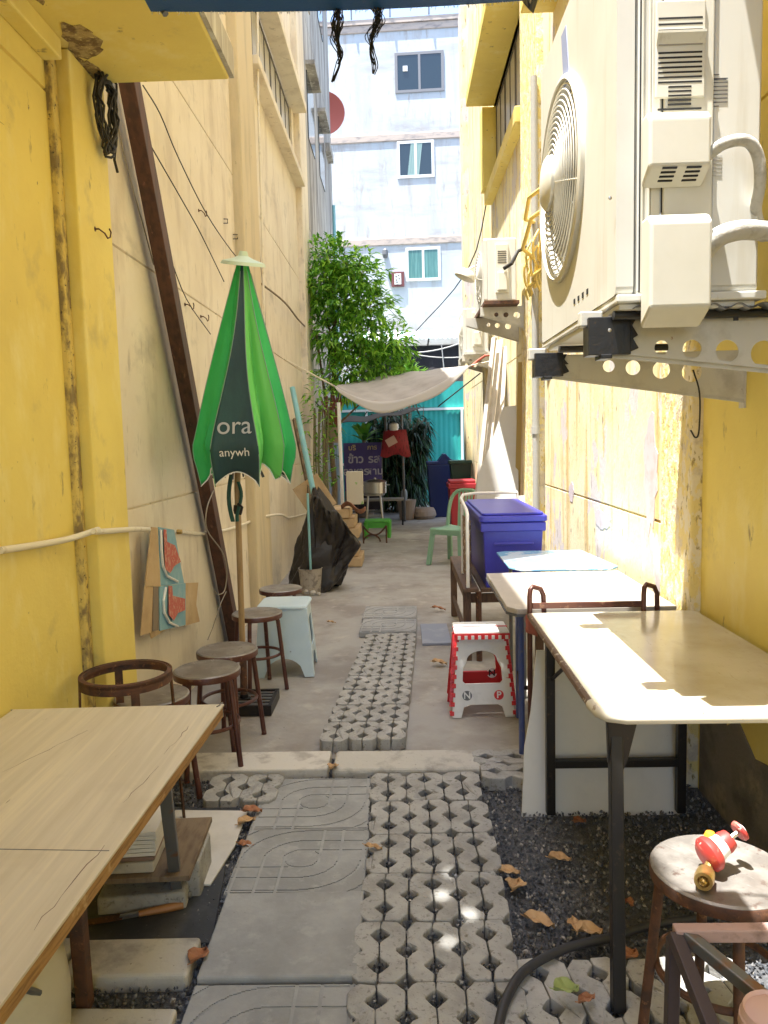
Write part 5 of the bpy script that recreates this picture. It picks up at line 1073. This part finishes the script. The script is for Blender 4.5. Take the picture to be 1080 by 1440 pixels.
t = thing('red_bag', 'red checked bag with white items hanging before the bamboo palm', 'bag', (-.12, 13.6, 1.1)); c = Vector((-0.077,13.600,1.415))
b = B(); b.grid(lambda u, v: (c.x + .27 * (u - .5) * 2 * (.72 + .28 * v), c.y + .07 * math.cos((u - .5) * 3), c.z + .22 - .46 * v - .03 * math.sin(u * 9) * v), 12, 8); b.grid(lambda u, v: (c.x + .27 * (u - .5) * 2 * (.72 + .28 * v), c.y - .08 * math.cos((u - .5) * 3) * math.sin(v * 2.6 + .3), c.z + .22 - .46 * v - .03 * math.sin(u * 9) * v), 12, 8); b.build('sack', M('red checked cloth', (.32, .02, .03), .6, var=[(50, (1, 1, .1), (.10, .01, .015), .55, .6)]), t, smooth=True)
b = B(); b.lathe([(0, -.06), (.07, -.05), (.085, 0), (.08, .06), (.05, .08), (0, .09)], c + Vector((-.02, -.14, .26)), 14); b.build('white_cup', whitep, t, smooth=True)
b = B(); b.box(-.09, .09, -.004, .004, -.07, .07, 0, Matrix.Translation(c + Vector((-.07, -.16, .02))) @ Matrix.Rotation(R(-28), 4, 'Y')); b.build('paper_tag', M('pinkish paper', (.62, .42, .38), .8), t)
b = B(); b.tube([c + Vector((-.18, 0, .2)), c + Vector((-.05, 0, .55)), c + Vector((.15, 0, .2))], .01, 6); b.tube([c + Vector((-.16, -.02, .2)), c + Vector((-.17, -.02, .50))], .025, 6); b.build('straps', greysteel, t)
b = B(); b.tube([(.06, 13.7, 0), (.055, 13.7, .8), (.04, 13.7, 1.95)], .022, 8); b.tube([(.05, 13.7, 1.62), (-.15, 13.65, 1.66)], .012, 6); tag(b.build('post', greysteel), 'thin grey post holding the red bag in front of the palm', 'post')

# pot on steel stool and shelf
t = thing('steel_stool', 'bare steel stool carrying a cooking pot near the far end', 'stool', (-.47, 12.6, 0))
b = B(); b.lathe([(0, .56), (.17, .56), (.175, .575), (.17, .585), (0, .585)], (-.44, 12.6, 0), 24); b.build('seat', steel, t, smooth=True)
for k in range(4): a = R(45 + 90 * k); b = B(); b.tube([(-.44 + .14 * math.cos(a), 12.6 + .14 * math.sin(a), .56), (-.44 + .20 * math.cos(a), 12.6 + .20 * math.sin(a), 0)], .014, 8); b.build('leg', steel, t)
b = B(); b.tube([(-.44 + .175 * math.cos(R(45 + 90 * k)), 12.6 + .175 * math.sin(R(45 + 90 * k)), .22) for k in range(4)], .011, 6, True); b.build('stretcher', steel, t)
t = thing('cooking_pot', 'round steel cooking pot with lid on the bare steel stool', 'pot', (-.40, 12.6, .585))
b = B(); b.lathe([(.15, .586), (.185, .60), (.19, .78), (.195, .785)], (-.42, 12.6, 0), 28); b.build('body', steel, t, smooth=True); b = B(); b.lathe([(.20, .786), (.15, .81), (.02, .83), (.02, .85), (0, .855)], (-.42, 12.6, 0), 28); b.build('lid', steel, t, smooth=True)
b = B(); [b.tube([(-.42 + s * .19, 12.57, .73), (-.42 + s * .235, 12.57, .73), (-.42 + s * .235, 12.63, .73), (-.42 + s * .19, 12.63, .73)], .008, 6) for s in (-1, 1)]; b.build('handle', steel, t)
t = thing('shelf_table', 'low dark shelf table behind the steel stool', 'table', (-.4, 13.3, 0)); b = B(); b.box(-.80, .05, 13.1, 13.5, .42, .45); b.build('top', M('grey worn shelf', (.25, .23, .21), .6), t)
for (x, y) in ((-.77, 13.13), (.02, 13.13), (-.77, 13.47), (.02, 13.47)): b = B(); b.box(x - .015, x + .015, y - .015, y + .015, 0, .42); b.build('leg', blackm, t)
# green plastic stool
t = thing('plastic_stool', 'bright green low plastic stool at the far end of the alley', 'stool', (-.36, 11.6, 0)); gs = M('bright green plastic', (.09, .42, .05), .4)
B().prism(rrect(-.56, -.17, 11.45, 11.8, .04), .235, .262).build('seat', gs, t, bevel=.01)
for (x, y) in ((-.54, 11.47), (-.19, 11.47), (-.54, 11.78), (-.19, 11.78)): b = B(); b.tube([(x, y, .24), (x, y, 0)], [.035, .028], 8); b.build('leg', gs, t)
b = B(); b.box(-.55, -.18, 11.465, 11.472, .15, .24); b.box(-.19, -.183, 11.47, 11.78, .13, .24); b.build('apron', gs, t)
b = B(); b.tube([(-.55 + .10 * (1 - math.cos(R(a))) * 1.2, 10.9 + .02 * math.sin(R(a)), .02 + .10 * math.sin(R(a))) for a in range(0, 181, 15)], .012, 6); b.tube(sag((-.55, 10.9, .25), (-.22, 10.9, .25), .13, 10), .013, 6); b.tube([(-.55, 10.9, .25), (-.55, 10.9, .0)], .012, 6); b.tube([(-.22, 10.9, .25), (-.22, 10.9, 0)], .012, 6); tag(b.build('iron_stand', rust, smooth=True), 'small rusty iron hoop stand in front of the green stool', 'stand')
b = B(); b.lathe([(.13, 0), (.16, .26), (.18, .36), (.15, .36), (0, .34)], (.10, 14.0, 0), 20); tag(b.build('plant_pot', terra), 'pale clay pot on the floor before the bamboo palm', 'pot')
b = B(); b.lathe([(.18, 0), (.22, .06), (.20, .14), (.17, .20), (0, .2)], (.42, 14.1, 0), 20, wob=.05); tag(b.build('clay_bowl', terra), 'squat clay bowl right of the pale pot', 'bowl')
t = thing('jar', 'small pale jar on the pot before the palm', 'jar', (.06, 13.95, .36)); b = B(); b.lathe([(0, .36), (.05, .36), (.06, .45), (.055, .52), (.03, .56), (0, .56)], (.06, 13.95, 0), 14); b.build('body', M('grey glass', (.30, .32, .33), .2), t, smooth=True)

# bins and crates at right far end
t = thing('wheelie_bin', 'tall navy plastic bin at the right of the bamboo palm', 'bin', (.72, 14.4, 0)); b = tapbox(B(), .50, .98, 14.2, 14.75, 0, .98, .05); b.build('body', bluebin, t, bevel=.015)
b = B(); b.prism([(.49, .98), (.99, .98), (.98, 1.06), (.93, 1.08), (.84, 1.18), (.80, 1.17), (.70, 1.04), (.49, 1.03)], 14.2, 14.75, 'y'); b.build('lid', bluebin, t, bevel=.01)
t = thing('crate', 'dark green lidded crate behind the red boxes', 'crate', (1.02, 13.4, .62)); b = tapbox(B(), .86, 1.22, 13.2, 13.6, .70, 1.06, .02); b.box(.84, 1.23, 13.18, 13.62, 1.02, 1.08); b.build('body', M('dark green plastic', (.01, .045, .03), .45), t, bevel=.01)
b = B(); b.box(.86, 1.21, 13.2, 13.6, 0, .70); tag(b.build('carton', awnd, bevel=.01), 'dark carton carrying the dark green crate', 'carton')
redd = M('dull red plastic', (.34, .02, .03), .4)
t = thing('cooler_box', 'red plastic ice box with lid behind the green chair', 'box', (.98, 12.5, 0)); b = tapbox(B(), .78, 1.20, 12.3, 12.8, 0, .66, .03); b.build('body', redd, t, bevel=.012); b = B(); b.box(.76, 1.21, 12.28, 12.82, .66, .74); b.box(.78, 1.20, 12.30, 12.80, .74, .79); b.build('lid', redd, t, bevel=.012)

# ---- pale green monobloc chair
t = thing('plastic_chair', 'pale green plastic armless chair on the concrete beside the big violet bin', 'chair', (.62, 9.0, 0))
ch = Matrix.Translation((.62, 9.0, 0)) @ Matrix.Rotation(R(-35), 4, 'Z')   # local front = -Y
def lg(x, y, x1, y1, nm='leg'):
    b = B(); b.box(-.028, .028, -.022, .022, 0, 1, 0, ch @ Matrix(((1, 0, x1 - x, x), (0, 1, y1 - y, y), (0, 0, .42, 0), (0, 0, 0, 1)))); b.build(nm, chairg, t, bevel=.008)
lg(-.22, -.23, -.18, -.18); lg(.22, -.23, .18, -.18); lg(-.21, .24, -.17, .17); lg(.21, .24, .17, .17)
b = B(); b.grid(lambda u, v: ch @ Vector(((u - .5) * (.43 - .05 * v), -.21 + .40 * v, .425 + .018 * (2 * u - 1) ** 2 - .02 * math.sin(v * 3.1) - (.03 if v < .03 else 0))), 12, 12); b.build('seat', chairg, t, solid=.012, smooth=True)
b = B(); b.box(-.20, .20, -.215, -.20, .36, .42, 0, ch); [b.box(s * .19 - .006, s * .19 + .006, -.2, .18, .36, .42, 0, ch) for s in (-1, 1)]; b.build('apron', chairg, t)
def bk(u, v): return ch @ Vector(((u - .5) * 2 * (.19 + .02 * v - .05 * v ** 4), .19 + .11 * v - .03 * (2 * u - 1) ** 2, .42 + .43 * v - .05 * (2 * u - 1) ** 4 * v ** 3))
b = B(); b.tube([bk(0, v / 8) for v in range(8)] + [bk(u / 8, 1) for u in range(0, 9)] + [bk(1, v / 8) for v in range(7, -1, -1)], .022, 8); b.build('back_frame', chairg, t, smooth=True)
for k in range(1, 6): b = B(); b.bar(bk(.38 + (k / 6 - .5) * .42 + .12, .02), bk(.5 + (k / 6 - .5) * .85, .98), .026, .01, up=tuple((ch.to_3x3() @ Vector((0, 1, 0))))); b.build('back_slat', chairg, t)

# ---- leaning boards on the right wall
def plank(name, a, c, w_, th_, m, label, up=(0, 1, 0)):
    b = B(); b.bar(a, c, w_, th_, up=(-.6, -.75, 0)); o = b.build(name, m, bevel=.003); return tag(o, label, 'board')
pb = M('bleached board', (.50, .46, .41), .75, var=[(3, (8, 8, .5), (.36, .33, .30), .45, .65)])
plank('leaning_board', (.76, 8.30, 0), (1.15, 9.0, 2.58), .15, .02, wood, 'long bleached plank leaning on the right wall, leftmost of the leaning boards')
plank('leaning_board', (.72, 8.22, 0), (1.10, 8.9, 2.60), .05, .04, pb, 'narrow pale batten in front of the long bleached plank')
plank('leaning_board', (.92, 8.45, 0), (1.17, 9.0, 2.50), .22, .015, wood, 'wide pale plank leaning behind the long bleached plank')
plank('leaning_board', (1.20, 7.95, 0.3), (1.215, 7.62, 2.2), .09, .02, M('ochre board', (.42, .30, .10), .7), 'narrow ochre board upright beside the pilaster')
b = B(); addT(b, curve_mesh([[(0, 0), (.46, 0), (.44, 1.20), (.40, 1.80), (.27, 1.79), (.14, 1.40), (.01, 1.10), (.0, .5)]], .018, .001), frame((.75, 7.9, 0), (.42, -.2, 0), (.055, .16, 1.7)))
tag(b.build('plasterboard', wbpanel), 'big dusty white panel leaning on the right wall before the pilaster', 'panel')
b = B(); addT(b, curve_mesh([[(0, 0), (.30, 0), (.30, .92), (0, .90)]], .015, .001), frame((.88, 7.40, .0), (.32, -.12, 0), (.03, .12, 1.0)))
tag(b.build('plasterboard', MATS['white melamine panel']), 'small white panel leaning in front of the big dusty one', 'panel')
b = B(); b.bar((1.175, 7.58, 0), (1.222, 7.56, 1.82), .03, .12, up=(0, 1, 0)); o = b.build('leaning_board', card, bevel=.002); tag(o, 'thin brown board edge-on between the white panel and the pilaster', 'board')

# ---- left far clutter
t = thing('bin_bag', 'black bin bag draped over a teal stick beside the bucket', 'bag', (-.80, 7.6, 0)); rs = random.Random(6)
top_ = Vector((-0.889,7.550,0.984))
def nz(x, y): return math.sin(3.1 * x + 1.7 * math.sin(2.3 * y)) * .5 + math.sin(7.3 * y + 2.1 * math.sin(4.1 * x)) * .3 + math.sin(13 * x + 9 * y) * .2
def bagf(u, v):
    a = u * 2 * math.pi; w_ = .04 + .24 * v ** .8 + .05 * nz(a * 1.6, v * 3) * v; zz_ = top_.z * (1 - v) * 1.0 + .02
    cx_ = top_.x + .04 + .26 * math.sin(v * 2.6) * (.75 if math.cos(a) > 0 else .25)
    return (cx_ + w_ * math.cos(a) * (.75 + .25 * math.sin(v * 3)) - .12 * v, 7.62 + w_ * .8 * math.sin(a), zz_ + .03 * math.sin(a * 3 + v * 9))
b = B(); b.grid(bagf, 60, 40); b.build('bag', bagm, t, smooth=True)
b = B(); b.grid(lambda u, v: (top_.x + .05 + .46 * u ** .9 * (1 - .35 * abs(v - .45) * 2) - .02, 7.42 + .05 * nz(u * 2.5, v * 2 + u * 1.5) + .07 * v, top_.z - .03 - .25 * u - (.86 - .30 * u) * v * (.9 if u < .5 else .85) + .03 * math.sin(u * 11)), 30, 30); b.build('flap', bagm, t, smooth=True, solid=.004)
t = thing('bucket', 'cement crusted bucket holding a thin teal stick', 'bucket', (-.93, 7.45, 0)); c = (-.905, 7.42, 0)
b = B(); b.lathe([(.095, 0), (.115, .24), (.122, .25), (.112, .25), (.10, .10), (0, .08)], c, 24, wob=.01); b.build('body', M('crusted bucket', (.38, .34, .28), .85, var=[(20, U, (.22, .19, .16), .5, .6)], bump=[(40, U, .8, .01)]), t)
b = B(); b.tube([(-.90, 7.42, .05), (-.905, 7.42, .98)], .012, 8); tag(b.build('thin_stick', tealp), 'thin teal stick standing in the cement bucket', 'stick')
b = B(); b.tube([(-1.240,9.042,2.109), (-.80, 8.35, .0)], .032, 12); tag(b.build('teal_pole', tealp, smooth=True), 'thick pale teal pipe leaning on the left wall behind the black bag', 'pipe')
b = B(); b.bar((-.86, 8.55, 0), (-1.26, 9.3, 1.75), .05, .05); tag(b.build('timber_strip', bark), 'brown timber strip leaning beside the teal pipe', 'batten')
for k, (u, v, s_) in enumerate(((432, 832, .035), (441, 836, .028), (428, 840, .02))):
    b = B(); rr = random.Random(k); c = Vector((-0.934,7.346,0.000)) + Vector((.06 * k, -.03 * k, 0)); bm_ = [(0, .0), (s_ * .9, .1 * s_), (s_ * 1.1, s_), (s_ * .6, s_ * 1.6), (0, s_ * 1.7)]; b.lathe(bm_, c, 9, wob=.15); tag(b.build('stone', curbm), ['biggest', 'middle', 'smallest'][k] + ' pale stone by the cement bucket', 'stone', 'stones by the bucket')
rr = random.Random(9); lb_ = ['lowest', 'second', 'third', 'fourth', 'fifth', 'topmost']
for k in range(6):
    x = -.80 + rr.uniform(-.03, .05); z = .001 + .115 * k
    b = B(); b.box(x, x + .32 - .02 * k, 8.9 + rr.uniform(-.04, .04), 9.5, z, z + .108); o = b.build('cardboard_box', card, bevel=.008); tag(o, 'flattened cardboard bundle, %s in the stack left of the green stool' % lb_[k], 'cardboard', 'stacked cardboard bundles')
b = B(); b.box(-.17, .17, -.015, .015, 0, .42, 0, Matrix.Translation((-.90, 8.95, .66)) @ Matrix.Rotation(R(-32), 4, 'Y')); tag(b.build('cardboard_sheet', card), 'tilted brown cardboard sheet on top of the stack', 'cardboard')
b = B(); b.box(-.66, -.46, 9.3, 9.42, .70, 1.10); tag(b.build('carton', M('pale carton', (.55, .50, .38), .8, var=[(8, U, (.25, .42, .15), .60, .64)]), bevel=.004), 'upright pale carton with green print on the cardboard stack', 'carton')
b = B(); b.grid(lambda u, v: (-.70 + .28 * u, 8.85 + .2 * v, .70 + .05 * math.sin(u * 6) + .03 * math.cos(v * 5)), 12, 8); tag(b.build('crumpled_paper', M('reddish brown paper', (.30, .14, .08), .8), solid=.004, smooth=True), 'crumpled red brown paper on the cardboard stack', 'paper')

# ================================================================ NEAR THINGS
t = thing('blue_tarp', 'blue tarpaulin edge overhead with dark frayed threads hanging down', 'tarp', (0, 1.3, 2.2))
def tp(u, v): 
    x = -.42 + .78 * u; y = 1.42 - 2.0 * v
    return (x, y, 2.257 - .010 * math.sin(math.pi * u) + .10 * v + .03 * math.sin(u * 9) * v)
b = B(); b.grid(tp, 60, 10); b.build('sheet', bluetarp, t, solid=.002)
b = B(); rr = random.Random(2)
for k in range(130): q = Vector(tp(rr.random(), 0)); b.tube([q, q + Vector((rr.uniform(-.004, .004), -.003, -rr.uniform(.003, .010)))], .0006, 3)
b.build('fringe', whitef, t)
for (pts) in ([(-0.089,1.420,2.253), (-0.091,1.420,2.228), (-0.096,1.420,2.202), (-0.089,1.420,2.174), (-0.093,1.420,2.157), (-0.104,1.420,2.127)], [(-0.023,1.420,2.251), (-0.022,1.420,2.228), (-0.032,1.420,2.202), (-0.033,1.420,2.178), (-0.030,1.420,2.154), (-0.031,1.420,2.138)]):
    b = B()
    for k in range(26):
        n = len(pts); q = [Vector(p) + Vector((rr.gauss(0, 1), rr.gauss(0, 1), 0)) * (.0045 * (1 - i / n) + .0012) for i, p in enumerate(pts)]; m_ = rr.randint(3, n); b.tube(sm(q[:m_], 4), .0009, 4)
    b.build('frayed_strand', wire, t)
b = B(); b.tube([tp(.84, 0), Vector(tp(.84, 0)) + Vector((.01, 0, -.02)), Vector(tp(.86, 0)) + Vector((.012, -.02, .03))], .006, 6); b.build('hook', greysteel, t); b = B(); b.tube([Vector(tp(.02, 0)) + Vector((0, .005, .01)), Vector(tp(.02, 0)) + Vector((.01, 0, -.006))], .006, 6); b.build('hook', greysteel, t)
b = B(); b.tube([(-.85, 1.30, 2.42), (-.42, 1.40, 2.29), (.36, 1.40, 2.29), (.9, 1.3, 2.5)], .004, 6); b.build('cord', wire, t)

# gas valve
t = thing('gas_valve', 'red and white gas regulator with brass nut lying on the right front stool', 'gas valve', (.735, 1.74, .47))
rd = M('red enamel', (.42, .04, .035), .48, var=[(18, U, (.50, .16, .13), .52, .6), (50, U, (.55, .45, .40), .62, .66)]); a = Vector((.69, 1.70, .505)); dr = Vector((.80, .25, .42)).normalized(); Tv = dr.to_track_quat('Z', 'Y').to_matrix().to_4x4()
b = B(); b.lathe([(0, -.02), (.030, -.018), (.040, -.008), (.040, .004), (.034, .012), (0, .014)], a + Vector((.012, .02, .012)), 28, T=Tv @ Matrix.Rotation(R(8), 4, 'X')); b.build('diaphragm', rd, t, smooth=True)
b = B(); b.lathe([(.030, .012), (.026, .03), (.024, .05), (0, .052)], a + Vector((.012, .02, .012)), 20, T=Tv); b.build('bonnet', whitep, t, smooth=True)
b = B(); b.lathe([(.0248, .034), (.0262, .044), (.022, .060), (0, .066)], a + Vector((.012, .02, .012)), 20, T=Tv); b.build('cap', rd, t, smooth=True)
e = a + Vector((.012, .02, .012)) + dr * .075
b = B(); b.tube([e - dr * .02, e + dr * .012], .006, 8); b.build('spindle', steel, t); b = B(); b.lathe([(0, .0), (.020, 0), (.024, .004), (.024, .010), (.014, .013), (0, .012)], e + dr * .01, 20, T=Tv); b.build('knob', rd, t, smooth=True)
b = B(); b.lathe([(0, .0131), (.012, .0141), (.012, .0155), (0, .0155)], e + dr * .01, 16, T=Tv); b.build('knob_face', whitep, t)
q = Vector((.665, 1.66, .492)); dq = Vector((-.45, -.85, .1)).normalized(); Tq = dq.to_track_quat('Z', 'Y').to_matrix().to_4x4()
b = B(); b.lathe([(.009, -.03), (.020, -.03), (.022, .0), (.020, .018), (.013, .018), (.012, .0)], q, 6 * 3, T=Tq); b.lathe([(0, .0), (.008, .0), (.008, .024), (.004, .028), (0, .022)], q, 14, T=Tq); b.build('brass_nut', brass, t, smooth=True)
b = B(); b.tube([q - dq * .03, a + Vector((.01, .01, .0))], .010, 10); b.build('inlet', brass, t)
b = B(); b.lathe([(0, -.010), (.010, -.008), (.014, .0), (.010, .009), (0, .012)], a + Vector((.022, .048, .040)), 14); b.build('relief_cap', M('orange plastic', (.75, .30, .03), .4), t, smooth=True)

# dark square tube frame at bottom right
t = thing('metal_stand', 'dark square tube frame with a dusty pink top bar at the bottom right corner', 'frame', (.85, 1.5, 0))
pk = M('dusty pink painted steel', (.42, .28, .25), .5, var=[(16, U, (.22, .14, .12), .5, .66)])
a0 = Vector((0.548,1.520,0.458)); a1 = Vector((1.05, 1.50, a0.z + .012))
b = B(); b.bar(a0, a1, .028, .028); b.build('top_bar', pk, t, bevel=.003)
dkp = M('dark purple brown steel', (.06, .042, .045), .45)
b = B(); b.bar(a0 + Vector((0, 0, .0)), Vector((0.576,1.360,0.342)), .028, .028); b.build('front_leg', dkp, t, bevel=.003)
b = B(); b.bar(a0 + Vector((.02, .0, 0)), Vector((0.670,1.380,0.419)), .026, .026); b.build('diagonal_bar', MATS['worn grey steel'], t, bevel=.003)
b = B(); b.bar(a0 - Vector((.0, 0, .014)), (a0.x - .0, a0.y + .02, 0), .026, .026); b.build('rear_leg', dkp, t, bevel=.003)
b = B(); b.bar((.62, 1.50, .12), (1.0, 1.52, .12), .02, .02); b.build('lower_bar', rust, t)
c = Vector((0.654,1.300,0.433))
b = B(); b.lathe([(.0, .02), (.05, .018), (.062, .008), (.064, -.012), (.058, -.03), (0, -.03)], c, 28); b.lathe([(.052, .017), (.056, .024), (.060, .012)], c, 28); b.tube([(c.x, c.y, c.z - .03), (c.x + .02, c.y, 0)], .016, 8)
tag(b.build('pink_cap', M('dusty pink plastic', (.62, .42, .36), .5), smooth=True), 'dusty pink round cap on a post at the bottom right corner', 'cap')
# hose
b = B(); b.tube(sm([(0.181,1.678,0.020), (0.216,1.798,0.030), (0.244,1.871,0.040), (0.302,1.969,0.040), (0.394,2.042,0.040), (0.486,2.098,0.030), (0.595,2.157,0.010), (0.744,2.230,0.000), (0.929,2.262,0.000)]), .013, 12); tag(b.build('hose', M('black rubber hose', (.035, .035, .04), .5, bump=[(60, U, .3, .002)]), smooth=True), 'black rubber hose curving over the pavers at the right', 'hose')
